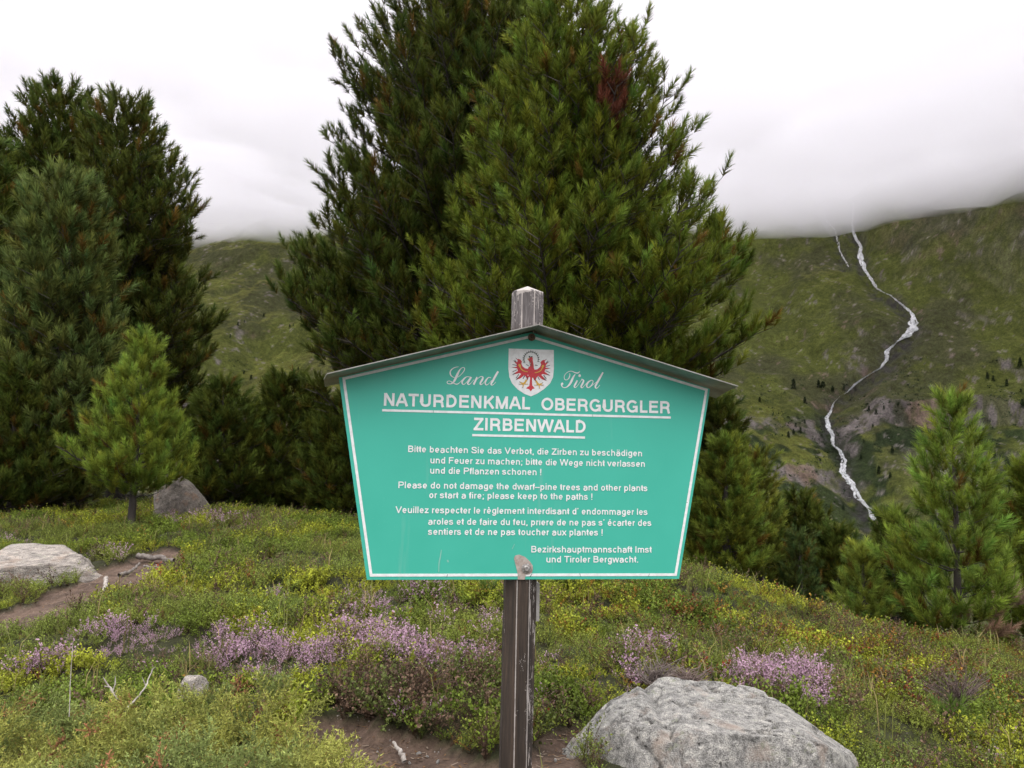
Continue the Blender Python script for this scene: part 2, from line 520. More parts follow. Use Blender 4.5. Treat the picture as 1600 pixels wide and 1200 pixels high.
mrows = np.concatenate([np.linspace(330, 1150, 620), np.linspace(1155, 2400, 90)])
mus = np.linspace(-0.95, 0.95, 760)
MY, MU = np.meshgrid(mrows, mus, indexing='ij')
MX = MU * MY
MZ = mountain_h(MX, MY)
gY, gXr = np.gradient(MZ, mrows, axis=0), np.gradient(MZ, axis=1) / (np.gradient(MX, axis=1) + 1e-6)
slope = np.hypot(gY, gXr)
n1 = fbm(MX / 60, MY / 60, 51, 5, 0.6); n2 = fbm(MX / 14, MY / 14, 53, 4, 0.6); n3 = fbm(MX / 190, MY / 190, 55, 3)
n4 = fbm(MX / 5, MY / 9, 57, 3, 0.65)
ye = mountain_ye(MX, MY)
band = np.exp(-((ye - 580) / 16) ** 2) + np.exp(-((ye - 648) / 20) ** 2) + 0.5 * np.exp(-((ye - 700) / 9) ** 2)
band = band * sstep(0.28, 0.42, fbm(MX / 45, MY / 160, 65, 3))
rock = np.clip(sstep(1.30, 1.60, slope + 1.1 * band + 0.9 * (n2 - 0.5) + 0.5 * (n1 - 0.5)), 0, 1)
rock = rock * np.maximum(0.22, np.maximum(sstep(150, 60, MZ), np.clip(band, 0, 1)))
rock = rock * (0.35 + 0.65 * sstep(0.40, 0.52, n4))
rock = np.maximum(rock, sstep(0.73, 0.76, n4) * 0.8)
grass = np.array([0.090, 0.104, 0.024]); heath = np.array([0.070, 0.074, 0.030]); bright = np.array([0.132, 0.138, 0.030]); dkgreen = np.array([0.02, 0.034, 0.014])
mc = grass * (1 - sstep(0.42, 0.62, n1))[..., None] + heath * sstep(0.42, 0.62, n1)[..., None]
k = (sstep(0.5, 0.62, n3) * sstep(0.8, 0.45, slope))[..., None] * 0.8
mc = mc * (1 - k) + bright * k
low = sstep(26, -10, MZ) * sstep(0.46, 0.54, fbm(MX / 24, MY / 24, 61, 4)) * 0.85
mc = mc * (1 - low[..., None]) + dkgreen * low[..., None]
mc = mc * (0.7 + 0.6 * n2)[..., None] * (0.8 + 0.4 * n4)[..., None]
rc = np.array([0.150, 0.130, 0.124]) * (0.45 + 1.1 * n2)[..., None] * (0.5 + n4)[..., None]
rust = sstep(0.58, 0.7, fbm(MX / 30, MY / 30, 63, 3))[..., None]
rc = rc * (1 - 0.5 * rust) + np.array([0.2, 0.12, 0.075]) * 0.5 * rust
mc = mc * (1 - rock[..., None]) + rc * rock[..., None]
wet = np.zeros(MX.shape)
selw = (MX > GUL[:, 0].min() - 30) & (MX < GUL[:, 0].max() + 30)
dw = np.full(selw.sum(), 1e9)
for g_ in GUL: dw = np.minimum(dw, (MX[selw] - g_[0]) ** 2 + 0.3 * (MY[selw] - g_[1]) ** 2)
wet[selw] = np.exp(-dw / 64.0) * sstep(0.35, 0.6, n4[selw] * 0.5 + n2[selw] * 0.5)
mc = mc * (1 - wet[..., None]) + np.array([0.05, 0.047, 0.046]) * wet[..., None]

M_MOUNT, n, b = new_mat('alpine_slope')
at = N(n, 'ShaderNodeAttribute', attribute_name='Col')
f1 = noise(n, 0.9, 5, 0.75)
f2 = noise(n, 0.25, 4, 0.7, mapping=(1, 1, 0.35))
c = mixc(n, 0.85, at.outputs['Color'], ramp(n, [(0.3, (0.35, 0.35, 0.35)), (0.5, (1, 1, 1)), (0.72, (1.7, 1.65, 1.6))], f1), 'MULTIPLY')
c = mixc(n, 0.7, c, ramp(n, [(0.32, (0.5, 0.5, 0.5)), (0.7, (1.5, 1.5, 1.5))], f2), 'MULTIPLY')
n.links.new(c, b.inputs['Base Color'])
b.inputs['Roughness'].default_value = 1.0
b.inputs['Specular IOR Level'].default_value = 0.1
bump(n, b, math_(n, 'ADD', f1, f2), 0.9, 2.5)
nr, nc = MX.shape
idx = np.arange(nr * nc).reshape(nr, nc)
Q = np.stack([idx[:-1, :-1], idx[:-1, 1:], idx[1:, 1:], idx[1:, :-1]], -1).reshape(-1, 4)
mountain = mk('mountain', np.stack([MX, MY, MZ + EYE], -1).reshape(-1, 3), Q, M_MOUNT, None, mc.reshape(-1, 3), True)
tag(mountain, kind='structure')

# waterfall: ragged ribbon of foam lying in the gully, several strands
M_FOAM, n, b = new_mat('white_water')
at = N(n, 'ShaderNodeAttribute', attribute_name='Col')
n.links.new(at.outputs['Color'], b.inputs['Base Color'])
b.inputs['Roughness'].default_value = 0.5
def cascade(name, pts, w, strands):
    acc = Acc()
    for s in range(strands):
        off = (vnoise(np.arange(len(pts)) * 0.16, np.full(len(pts), s * 3.3), 71) - 0.5) * 1.1
        off = off + (rng.random(len(pts)) - 0.5) * 0.25
        ww = w * 0.38 * (0.1 + 1.1 * vnoise(np.arange(len(pts)) * 0.45, np.full(len(pts), s * 7.1), 73)) + 0.6
        cx = pts[:, 0] + off * w * 0.62
        L = cast(cx - ww * 0.32, pts[:, 1], 1.6); R = cast(cx + ww * 0.32, pts[:, 1], 1.6)
        Mid = (L + R) / 2 + np.array([0, -0.8, 0.3])
        V = np.stack([L, Mid, R], 1).reshape(-1, 3) + np.array([0, 0, EYE])
        i = np.arange(len(pts) - 1) * 3
        Q = np.concatenate([np.stack([i, i + 1, i + 4, i + 3], -1), np.stack([i + 1, i + 2, i + 5, i + 4], -1)])
        # drop quads that jump between benches
        d = np.abs(V[Q[:, 0], 1] - V[Q[:, 3], 1]) + np.abs(V[Q[:, 0], 1] - V[Q[:, 1], 1])
        Q = Q[(d < 45) & (rng.random(len(Q)) < np.clip(w[Q[:, 0] // 3] / 8.0 - 0.10, 0.08, 0.9))]
        br = (0.22 + 0.58 * np.repeat(vnoise(np.arange(len(pts)) * 0.7, np.full(len(pts), s * 5.7), 75), 3) * rng.uniform(0.6, 1.1, len(V)))[:, None] * np.array([1, 1.01, 1.03])
        acc.add(V, Q=Q, C=br)
    o = acc.build(name, M_FOAM)
    return tag(o, kind='structure')
cascade('waterfall', fp, fw, 8)
cascade('side_waterfall', sp_, sw_, 3)

# ------------------------------------------------------------------ cloud hiding the summits
CL_Z = 243.0
M_CLOUD = bpy.data.materials.new('cloud')
M_CLOUD.use_nodes = True
n = M_CLOUD.node_tree
n.nodes.remove(n.nodes['Principled BSDF'])
pv = n.nodes.new('ShaderNodeVolumePrincipled')
pv.inputs['Color'].default_value = (0.982, 0.975, 0.990, 1)
pv.inputs['Density'].default_value = 0.017
pv.inputs['Anisotropy'].default_value = 0.65
n.links.new(pv.outputs[0], n.nodes['Material Output'].inputs['Volume'])
cxs = np.concatenate([np.linspace(-2400, -700, 12), np.linspace(-650, 950, 90), np.linspace(1000, 2400, 10)])
cys = np.concatenate([np.linspace(400, 1400, 70), np.linspace(1450, 2700, 8)])
CY, CX = np.meshgrid(cys, cxs, indexing='ij')
CB = EYE + CL_Z + 34 * (fbm(CX / 170, CY / 260, 401, 3) - 0.5) + 26 * (fbm(CX / 48, CY / 90, 403, 3) - 0.5) - 4
CT_ = EYE + CL_Z + 150 + 30 * (fbm(CX / 200, CY / 200, 405, 2) - 0.5)
nr, nc = CX.shape; idx = np.arange(nr * nc).reshape(nr, nc); K = nr * nc
Qb = np.stack([idx[:-1, :-1], idx[1:, :-1], idx[1:, 1:], idx[:-1, 1:]], -1).reshape(-1, 4)
Qt_ = Qb[:, ::-1] + K
rim = np.concatenate([idx[0, :], idx[1:, -1], idx[-1, -2::-1], idx[-2:0:-1, 0]])
rim2 = np.roll(rim, -1)
Qs = np.stack([rim, rim2, rim2 + K, rim + K], -1)
cloud = mk('cloud', np.concatenate([np.stack([CX, CY, CB], -1).reshape(-1, 3), np.stack([CX, CY, CT_], -1).reshape(-1, 3)]), [np.concatenate([Qb, Qt_, Qs])], M_CLOUD)
tag(cloud, 'low white cloud bank hiding the upper mountainside', 'cloud', kind='stuff')

# ------------------------------------------------------------------ pines
def shoot_templates(k, nn, w, ln, seed):
    r = np.random.default_rng(seed); out = []
    for q in range(k):
        V = []; T = []; tint = []; amt = []
        for i in range(nn):
            t = (i + r.random()) / nn
            t = 0.05 + 0.95 * t
            az = r.random() * 2 * math.pi
            ang = math.radians(r.uniform(28, 58) if t < 0.80 else r.uniform(3, 36))
            d = np.array([math.cos(az) * math.sin(ang), math.sin(az) * math.sin(ang), math.cos(ang)])
            side = np.cross(d, r.normal(size=3)); side /= np.linalg.norm(side)
            p = np.array([0, 0, t * 0.78]); l = ln * r.uniform(0.75, 1.2)
            b0 = len(V)
            V += [p - side * w * 0.5, p + side * w * 0.5, p + d * l + np.array([0, 0, 0.03])]
            T += [(b0, b0 + 1, b0 + 2)]
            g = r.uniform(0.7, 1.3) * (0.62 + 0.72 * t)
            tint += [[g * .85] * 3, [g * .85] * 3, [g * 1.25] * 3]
            y = max(0, 1 - t * 2.2) * (r.random() < 0.5)
            amt += [y * 0.6, y * 0.6, y * 0.5]
        b0 = len(V)                                        # the woody axis
        V += [np.array([0.012, 0, 0]), np.array([-0.012, 0.004, 0]), np.array([0, 0, 0.8])]
        T += [(b0, b0 + 1, b0 + 2)]; tint += [[0.6] * 3] * 3; amt += [0.2, 0.2, 0.2]
        out.append((np.array(V), np.array(T), np.array(tint), np.array([0.15, 0.095, 0.014]), np.array(amt)))
    return out
TPL_FAR = shoot_templates(6, 52, 0.062, 0.40, 1)
TPL_MID = shoot_templates(6, 70, 0.044, 0.40, 2)
TPL_NEAR = shoot_templates(6, 104, 0.026, 0.42, 3)

def pine(label, px, prof_, Y, col, seed, lod='mid', shoot=0.3, sp=0.24, nb=5, wh=0.33, low=None, tr=0.16, cb=0.03, lean=0.0, up=0.75, dead=None, thin=1.0, group=None):
    """Swiss stone pine.  prof_: (pixel row, left half-width, right half-width) of the crown outline from the top down"""
    r = np.random.default_rng(seed)
    prof_ = np.array(prof_, float)
    base = P(px, prof_[-1, 0], Y); bx = float(base[0]); by = Y
    gz = float(terrain(np.array([bx]), np.array([by]))[0])
    zr = P(np.full(len(prof_), px), prof_[:, 0], Y)[:, 2] - gz      # heights above ground
    m = Y / F
    rl, rr = prof_[:, 1] * m, prof_[:, 2] * m
    o = np.argsort(zr); zr, rl, rr = zr[o], rl[o], rr[o]
    H = zr[-1] - shoot * 0.75
    zr = zr * (H / zr[-1])
    root = empty('pine_tree', (bx, by, gz), label, 'tree', group)
    # trunk
    nt_ = 14
    tz = np.linspace(-0.6, H * 0.97, nt_)
    wob = (r.random((nt_, 2)) - 0.5) * 0.05 * min(1, H / 5)
    tp = np.stack([wob[:, 0].cumsum() * 0.5 + lean * tz / H, wob[:, 1].cumsum() * 0.5, tz], 1)
    trad = tr * np.clip(1 - tz / (H * 1.0), 0.04, 1.1) ** 0.85
    V, Q = tube(tp, trad, 9)
    wood = Acc(); wood.add(V, Q=Q, C=np.ones(3))
    pos = []; dr = []; ln_ = []; inner = []
    z = max(zr[0], H * cb)
    z_low = z
    while z < H * 0.985:
        t = z / H
        nbr = max(3, int(round(nb * (1.0 if t < 0.85 else 0.8))))
        a0 = r.random() * 6.28
        for k in range(nbr):
            az = a0 + k * 6.28 / nbr + r.normal() * 0.25
            ca, sa = math.cos(az), math.sin(az)
            wl, wr = np.interp(z, zr, rl), np.interp(z, zr, rr)
            side = (1 + ca) / 2
            L = (wl * (1 - side) + wr * side)
            if abs(ca) < 0.75: L = max(L * 0.95, 0.5 * (wl + wr) * 0.95)
            L = max(L - shoot * 0.22, 0.35 * L) * r.uniform(0.80, 1.06)
            if r.random() < 0.08: L *= 0.6
            L = max(L, 0.06)
            e = math.radians(4 + 52 * t ** 1.7 + r.normal() * 6)
            rise = L * (math.tan(e) * 0.70 + 0.26)
            zb = z - rise * 0.9
            if zb < z_low * 0.55: zb = z_low * 0.55 + r.random() * 0.15
            cx, cy = np.interp(zb, tz, tp[:, 0]), np.interp(zb, tz, tp[:, 1])
            s = np.linspace(0, 1, 6)
            bp = np.stack([cx + ca * L * s, cy + sa * L * s, zb + rise * (0.55 * s + 0.45 * s ** 2.6) - 0.05 * L * np.sin(s * 3.14)], 1)
            bp[1:-1] += (r.random((4, 3)) - 0.5) * 0.06 * L
            br = max(0.006, 0.035 * (L / 2.5) ** 0.8) * (1 - 0.8 * s)
            Vb, Qb = tube(bp, br, 4)
            wood.add(Vb, Q=Qb, C=np.array([0.05, 0.042, 0.036]))
            nsub = max(2, int(L / (sp * 0.85) * 2.7 * thin))
            h = np.array([ca, sa, 0]); pr = np.array([-sa, ca, 0])
            for j in range(nsub):
                q = 0.14 + 0.86 * (j + r.random()) / nsub
                p0 = np.array([np.interp(q, s, bp[:, c]) for c in range(3)])
                sg = 1 if j % 2 else -1
                fan = math.radians(r.uniform(20, 70))
                sd_ = h * math.cos(fan) + pr * sg * math.sin(fan) + np.array([0, 0, r.uniform(0.15, 0.75) * (0.5 + 0.7 * q)])
                sl = min(L * 0.42 * (1.15 - q) + shoot * 0.7, 1.1) * r.uniform(0.6, 1.1)
                ns = max(1, int(sl / sp))
                for i_ in range(ns):
                    f_ = (i_ + 0.9 * r.random() + 0.25) / ns
                    pp = p0 + sd_ * sl * f_ * 0.8
                    pos.append(pp)
                    dr.append(sd_ * 0.75 + np.array([0, 0, up]) + r.normal(size=3) * 0.28)
                    ln_.append(shoot * r.uniform(0.7, 1.2)); inner.append(q * 0.5 + f_ * 0.5)
                if L > 0.8:
                    Vb, Qb = tube(np.stack([p0, p0 + sd_ * sl * 0.8]), [0.010, 0.004], 3)
                    wood.add(Vb, Q=Qb, C=np.array([0.045, 0.036, 0.03]))
            pos.append(bp[-1] - h * shoot * 0.2); dr.append(h * 0.6 + np.array([0, 0, up * 1.1]) + r.normal(size=3) * 0.15); ln_.append(shoot * 1.15); inner.append(1.0)
        z += wh * r.uniform(0.75, 1.25) * (1 - 0.45 * t)
    for k in range(5):                                        # the leader
        pos.append(np.array([tp[-1, 0], tp[-1, 1], H - shoot * (0.9 + 0.35 * k)])); dr.append(np.array([0, 0, 1]) + r.normal(size=3) * 0.12); ln_.append(shoot); inner.append(1)
    pos = np.array(pos); dr = np.array(dr); ln_ = np.array(ln_); inner = np.array(inner)
    wood.build('trunk', M_BARK, root, smooth=True)
    Nn = len(pos)
    c0 = np.array(col) * 1.28
    hue = r.normal(size=(Nn, 1))
    colr = c0 * (1 + 0.22 * r.normal(size=(Nn, 1))).clip(0.45, 1.7) * (1 + hue * np.array([[0.10, 0.0, -0.08]]))
    yel = r.random(Nn) < 0.03
    colr[yel] = np.array([0.14, 0.085, 0.018]) * r.uniform(0.6, 1.2, (yel.sum(), 1))
    if dead is not None:
        for (dx, dy, rad, dcol) in dead:
            dp = P(dx, dy, Y) - np.array([bx, by, gz])
            dd = np.hypot(pos[:, 0] - dp[0], (pos[:, 2] - dp[2]) * 0.55)
            mk_ = (dd < rad) & (pos[:, 1] < 0.4)
            colr[mk_] = np.array(dcol) * r.uniform(0.6, 1.3, (mk_.sum(), 1))
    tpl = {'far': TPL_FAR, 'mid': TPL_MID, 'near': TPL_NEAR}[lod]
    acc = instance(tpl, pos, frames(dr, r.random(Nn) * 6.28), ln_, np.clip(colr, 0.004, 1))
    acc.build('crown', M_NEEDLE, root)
    return root

DG = (0.052, 0.068, 0.012)
MG = (0.088, 0.114, 0.015)
BG = (0.082, 0.104, 0.028)
LG = (0.130, 0.172, 0.026)
# the pair behind the sign
pine('tallest dark green stone pine behind the left half of the sign, top cut off', 745,
     [(-170, 12, 12), (-60, 95, 80), (0, 148, 150), (60, 165, 180), (130, 232, 200), (170, 235, 210), (230, 225, 220), (300, 252, 250), (380, 292, 280), (480, 295, 300), (560, 268, 300), (640, 262, 300), (720, 255, 300), (830, 200, 200)],
     18, DG, 101, 'mid', 0.42, 0.28, 7, 0.38, tr=0.26, up=0.95)
pine('brighter green stone pine behind the right half of the sign, with a reddish dead patch', 882,
     [(-40, 8, 8), (10, 45, 70), (60, 80, 108), (120, 105, 160), (200, 150, 188), (290, 175, 218), (350, 205, 255), (410, 215, 318), (480, 215, 310), (540, 210, 275), (600, 200, 225), (700, 190, 170), (830, 150, 150)],
     14, MG, 102, 'mid', 0.36, 0.245, 7, 0.33, tr=0.2, up=0.9, dead=[(938, 218, 0.24, (0.11, 0.036, 0.022))])
pine('bushy dark pine at the left foot of the tallest pine', 440,
     [(575, 12, 8), (620, 30, 55), (680, 45, 90), (760, 70, 120), (845, 70, 120)], 17.5, DG, 103, 'mid', 0.36, 0.23, 7, 0.24, tr=0.12)
pine('low dark pine half hidden behind the lower left edge of the sign', 545, [(610, 12, 12), (660, 60, 60), (740, 85, 80), (850, 85, 80)], 16.5, DG, 104, 'mid', 0.36, 0.24, 7, 0.24, tr=0.12)
# left group
pine('tall round-topped stone pine near the left edge, highest of the left group', 72,
     [(112, 14, 14), (140, 42, 42), (180, 62, 48), (210, 75, 50), (300, 112, 70), (450, 150, 90), (700, 170, 110), (835, 120, 100)], 24, DG, 105, 'far', 0.48, 0.32, 7, 0.46, tr=0.26, cb=0.06, thin=1.25, up=1.0)
pine('tall stone pine with sky gaps right of the highest pine in the left group', 180,
     [(136, 15, 15), (160, 48, 40), (200, 55, 60), (240, 58, 76), (290, 72, 124), (330, 78, 118), (370, 82, 116), (430, 88, 138), (480, 92, 152), (530, 92, 162), (570, 90, 140), (620, 90, 118), (700, 90, 112), (835, 80, 80)],
     21, (0.056, 0.068, 0.013), 106, 'far', 0.45, 0.30, 7, 0.44, tr=0.25, cb=0.05, thin=1.2, up=0.95)
pine('blue-green stone pine in front of the two tall pines on the left', 90,
     [(248, 12, 12), (285, 50, 45), (340, 66, 64), (420, 78, 78), (480, 88, 78), (560, 110, 88), (650, 122, 92), (740, 122, 92), (828, 100, 82)], 16.5, BG, 107, 'mid', 0.44, 0.28, 7, 0.36, tr=0.16, thin=1.1, up=1.0)
pine('bushy dark pine cut off by the left edge of the photo', -45, [(190, 15, 15), (260, 60, 50), (400, 90, 75), (600, 110, 90), (835, 90, 80)], 20, DG, 108, 'far', 0.50, 0.34, 6, 0.46, tr=0.2, thin=1.2)
pine('young light green pine with a bare curved stem standing by the path', 205,
     [(510, 5, 5), (535, 12, 14), (560, 22, 30), (600, 46, 48), (650, 66, 60), (700, 108, 74), (735, 92, 85), (762, 50, 56), (812, 6, 6)], 12.0, LG, 109, 'near', 0.25, 0.18, 5, 0.20, tr=0.06, cb=0.22, lean=0.1, thin=1.1, up=0.9)
pine('small dark pine behind the leaning grey rock', 345, [(584, 8, 8), (620, 36, 38), (660, 56, 60), (720, 70, 78), (790, 76, 90), (840, 60, 60)], 16.5, DG, 110, 'mid', 0.34, 0.22, 7, 0.22, tr=0.1)
pine('dark low pine under the blue-green pine at the far left', 20, [(560, 10, 10), (640, 60, 60), (740, 90, 90), (822, 70, 80)], 15.5, DG, 111, 'mid', 0.34, 0.24, 7, 0.24, tr=0.12)
# right group
pine('dark pine just behind the right edge of the sign', 1125, [(606, 15, 18), (660, 40, 36), (750, 55, 46), (910, 55, 46)], 18, DG, 112, 'mid', 0.36, 0.24, 7, 0.26, tr=0.14)
pine('full olive green pine right of the sign, next to the slender one', 1138, [(676, 7, 7), (720, 32, 34), (780, 48, 50), (850, 62, 58), (935, 62, 60)], 13, (0.096, 0.124, 0.019), 113, 'mid', 0.28, 0.18, 7, 0.22, tr=0.08)
pine('slender yellowish pine with a pale bare lower stem right of the sign', 1187, [(690, 5, 5), (730, 18, 18), (800, 30, 30), (870, 38, 38), (940, 34, 36)], 14, (0.125, 0.142, 0.024), 114, 'mid', 0.26, 0.18, 5, 0.24, tr=0.07, cb=0.14, thin=1.0)
pine('dark stone pine with a blunt top behind the small bluish pine', 1252, [(764, 18, 18), (800, 38, 34), (860, 42, 48), (965, 56, 60)], 18, DG, 115, 'mid', 0.36, 0.24, 7, 0.24, tr=0.13)
pine('small bluish dark pine with a pointed crown near the valley edge', 1251, [(820, 4, 4), (860, 20, 20), (900, 34, 34), (950, 38, 38)], 13.5, (0.050, 0.072, 0.020), 116, 'mid', 0.24, 0.19, 5, 0.22, tr=0.06)
pine('dim dark pine between the bluish pine and the small bright sapling', 1306, [(812, 8, 8), (850, 30, 30), (900, 46, 44), (975, 50, 55)], 17, DG, 117, 'mid', 0.34, 0.24, 7, 0.22, tr=0.12)
pine('small bright pine sapling left of the big young pine', 1350, [(832, 4, 4), (860, 12, 12), (900, 26, 26), (945, 40, 40), (985, 34, 34)], 9.6, (0.13, 0.165, 0.028), 118, 'near', 0.19, 0.15, 5, 0.16, tr=0.04)
pine('dark pine close behind the left side of the big young pine', 1398, [(790, 5, 5), (830, 24, 22), (890, 36, 34), (1000, 42, 42)], 13.5, DG, 119, 'mid', 0.28, 0.18, 7, 0.22, tr=0.08)
pine('big young bright green pine with dark stem on the right slope', 1497,
     [(597, 4, 4), (640, 18, 20), (680, 36, 38), (720, 50, 50), (760, 80, 64), (800, 90, 76), (850, 94, 86), (900, 108, 86), (940, 112, 80), (985, 62, 74)],
     9.0, (0.120, 0.168, 0.026), 120, 'near', 0.25, 0.17, 5, 0.235, tr=0.05, cb=0.03, thin=0.95, up=0.9, dead=[(1575, 950, 0.16, (0.33, 0.22, 0.18)), (1530, 985, 0.10, (0.30, 0.19, 0.13))])
pine('dark pine cut off by the right edge of the photo', 1612, [(700, 6, 6), (780, 32, 30), (880, 50, 50), (1005, 60, 60)], 12, MG, 121, 'mid', 0.28, 0.18, 7, 0.22, tr=0.08)

# dwarf-pine scrub and loose boulders low on the mountainside, too many and too small to count
def scrub(name, label, cat, regions, size, colr, seed, flat_):
    r = np.random.default_rng(seed); acc = Acc()
    px_ = np.concatenate([r.uniform(a, b2, k) for a, b2, _, _, k in regions]); py_ = np.concatenate([r.uniform(c1, d, k) for _, _, c1, d, k in regions])
    kp = fbm(px_ / 38, py_ / 22, seed, 3) > 0.48
    ps = cast(px_[kp], py_[kp])
    for p in ps:
        m_ = 12; R_ = size * r.uniform(0.5, 1.3)
        c_ = r.normal(size=(m_, 1, 3)) * [R_ * 0.5, R_ * 0.5, R_ * 0.2 * flat_] + [0, 0, R_ * 0.25 * flat_]
        V = (c_ + r.normal(size=(m_, 3, 3)) * R_ * 0.26).reshape(-1, 3) + p + [0, 0, EYE]
        acc.add(V, T=np.arange(m_ * 3).reshape(-1, 3), C=np.repeat(np.array(colr) * r.uniform(0.55, 1.4, (m_, 1)), 3, 0))
    tag(acc.build(name, M_LEAF), label, cat, kind='stuff')
scrub('mountain_scrub', 'dark green dwarf scrub in patches low on the far mountainside', 'scrub', [(1120, 1320, 640, 840, 900), (1180, 1600, 590, 720, 700), (300, 470, 560, 700, 300), (1400, 1600, 560, 640, 250)], 2.0, (0.030, 0.046, 0.020), 501, 1.0)
scrub('mountain_scree', 'pale loose boulders strewn over the far mountainside', 'scree', [(1120, 1600, 420, 800, 420), (300, 470, 400, 700, 160)], 0.9, (0.24, 0.22, 0.21), 521, 0.5)

# far trees on the mountainside: one shape, copied
def far_tree_mesh():
    r = np.random.default_rng(5); V = []; T = []; C = []
    for i in range(260):
        t = r.random() ** 0.8; a = r.random() * 6.28; R_ = 0.26 * (1 - t) ** 0.8 * r.random() ** 0.5 + 0.01
        p = np.array([math.cos(a) * R_, math.sin(a) * R_, t * 0.95])
        d = r.normal(size=(3, 3)) * 0.055; k_ = len(V)
        V += list(p + d); T.append((k_, k_ + 1, k_ + 2)); g = r.uniform(0.6, 1.4)
        C += [[0.018 * g, 0.030 * g, 0.012 * g]] * 3
    Vt, Qt = tube(np.array([[0, 0, -0.1], [0, 0, 0.9]]), [0.03, 0.006], 4)
    return np.array(V), np.array(T), np.array(C), Vt, Qt
V, T, C, Vt, Qt = far_tree_mesh()
ft = [(1240, 608, 9), (1279, 606, 7), (1285, 608, 7), (1301, 613, 6), (1251, 677, 5), (1240, 680, 5), (1594, 574, 8), (1543, 593, 6), (1552, 596, 5), (1573, 604, 6), (1598, 640, 8), (1232, 684, 5)]
rf = np.random.default_rng(8)
ft += [(rf.uniform(1180, 1600), rf.uniform(590, 800), rf.uniform(3, 6.5)) for _ in range(26)] + [(rf.uniform(310, 470), rf.uniform(480, 640), rf.uniform(3, 5)) for _ in range(14)]
fpos = cast(np.array([f[0] for f in ft]), np.array([f[1] for f in ft]))
first = None
for q, (f_, ps) in enumerate(zip(ft, fpos)):
    if first is None:
        first = mk('mountain_tree', np.concatenate([V, Vt]), [T, Qt + len(V)], M_LEAF, None, np.concatenate([C, np.broadcast_to([0.05, 0.04, 0.03], Vt.shape)]))
        o = first
    else:
        o = first.copy(); COL.objects.link(o)
    o.location = (ps[0], ps[1], ps[2] + EYE - 0.4)
    s = f_[2] * 1.15; o.scale = (s, s, s); o.rotation_euler = (0, 0, q * 1.7)
    tag(o, 'tiny dark conifer dotted on the far mountainside', 'tree', 'far trees on the mountainside')

# ------------------------------------------------------------------ rocks and stones
def rock_mesh(name, outline_fn, mat, label, cat, subdiv=5, rough=0.12, freq=2.2, seed=0, loc=(0, 0, 0), scale=(1, 1, 1), rot=0.0, flat=0.0, group=None, tilt=0.0, facets=7):
    bm = bmesh.new()
    bmesh.ops.create_icosphere(bm, subdivisions=subdiv, radius=1.0)
    V = np.array([v.co[:] for v in bm.verts])
    Fc = np.array([[v.index for v in f.verts] for f in bm.faces]); bm.free()
    r = np.random.default_rng(seed); o = r.random(3) * 50
    def n3(p, f, s):
        return (fbm(p[:, 0] * f + o[0], p[:, 1] * f + o[1] + p[:, 2] * f * 0.7, s, 3) + fbm(p[:, 1] * f + o[2], p[:, 2] * f + o[0], s + 5, 3) + fbm(p[:, 2] * f + o[1], p[:, 0] * f + o[2], s + 9, 3)) / 3 - 0.5
    V = np.sign(V) * np.abs(V) ** (1 - flat)                  # boxier
    V = V / (np.linalg.norm(V, axis=1)[:, None] ** 0.25)
    for q in range(facets):
        pn = r.normal(size=3); pn[2] = abs(pn[2]) * 0.8; pn /= np.linalg.norm(pn); pd = r.uniform(0.66, 0.86)
        V = V - pn * (0.9 * np.maximum(0, V @ pn - pd))[:, None]
    nrm = V / np.linalg.norm(V, axis=1)[:, None]
    V = V + nrm * (rough * 3.0 * n3(V, freq, seed) + rough * 0.9 * n3(V, freq * 3.2, seed + 3) + rough * 0.3 * n3(V, freq * 9, seed + 4))[:, None]
    if outline_fn: V = outline_fn(V)
    V = V * np.array(scale)
    ob = mk(name, V, Fc, mat, None, None, True)
    ob.location = [float(c) for c in loc]; ob.rotation_euler = (0, tilt, rot)
    return tag(ob, label, cat, group)

# big boulder at the right of the post, lying towards the right
def boulder_shape(V):
    V = V.copy(); x = V[:, 0]
    top = np.interp(x, [-1.2, -1.02, -0.92, -0.72, -0.52, -0.46, -0.36, -0.1, 0.3, 0.48, 0.68, 0.9, 1.1, 1.25], [0.3, 0.45, 0.66, 0.90, 0.98, 0.93, 1.0, 0.97, 0.90, 0.80, 0.62, 0.44, 0.25, 0.1])
    up_ = V[:, 2] > -0.2
    V[up_, 2] = -0.2 + (np.minimum(V[up_, 2] * 1.6, 0.86) + 0.2) * top[up_] * 1.05
    for q_, (f_, w_) in enumerate(((1.7, 0.014), (3.1, 0.016))):
        ridge = np.abs(fbm(V[:, 0] * f_ + V[:, 2] * 1.5, V[:, 1] * f_ * 1.6 - V[:, 0] * 0.9, 301 + q_ * 7, 3) - 0.5)
        V[:, 2] -= (0.10 - 0.04 * q_) * np.exp(-(ridge / w_) ** 2)
    wob = 0.10 * (fbm(V[:, 0] * 3, V[:, 1] * 3 + V[:, 2] * 3, 311, 3) - 0.5)
    rad = V / np.linalg.norm(V, axis=1)[:, None]
    for (cx_, cz_, c0_, w_, dp) in ((0.62, 0.78, 0.34, 0.016, 0.05), (0.45, 0.9, 0.10, 0.012, 0.035), (-0.5, 0.86, 0.52, 0.012, 0.03), (0.95, 0.2, 0.45, 0.012, 0.03)):
        dd = np.abs(V[:, 0] * cx_ + (V[:, 2] - 0.5 * V[:, 1]) * cz_ + wob * 1.5 - c0_)
        V = V - rad * (dp * np.exp(-(dd / w_) ** 2))[:, None]
        step = sstep(-0.01, 0.01, V[:, 0] * cx_ + (V[:, 2] - 0.5 * V[:, 1]) * cz_ + wob * 1.5 - c0_)
        V = V - rad * (0.018 * step)[:, None]
    return V
bc = P(1133, 1215, 2.95)
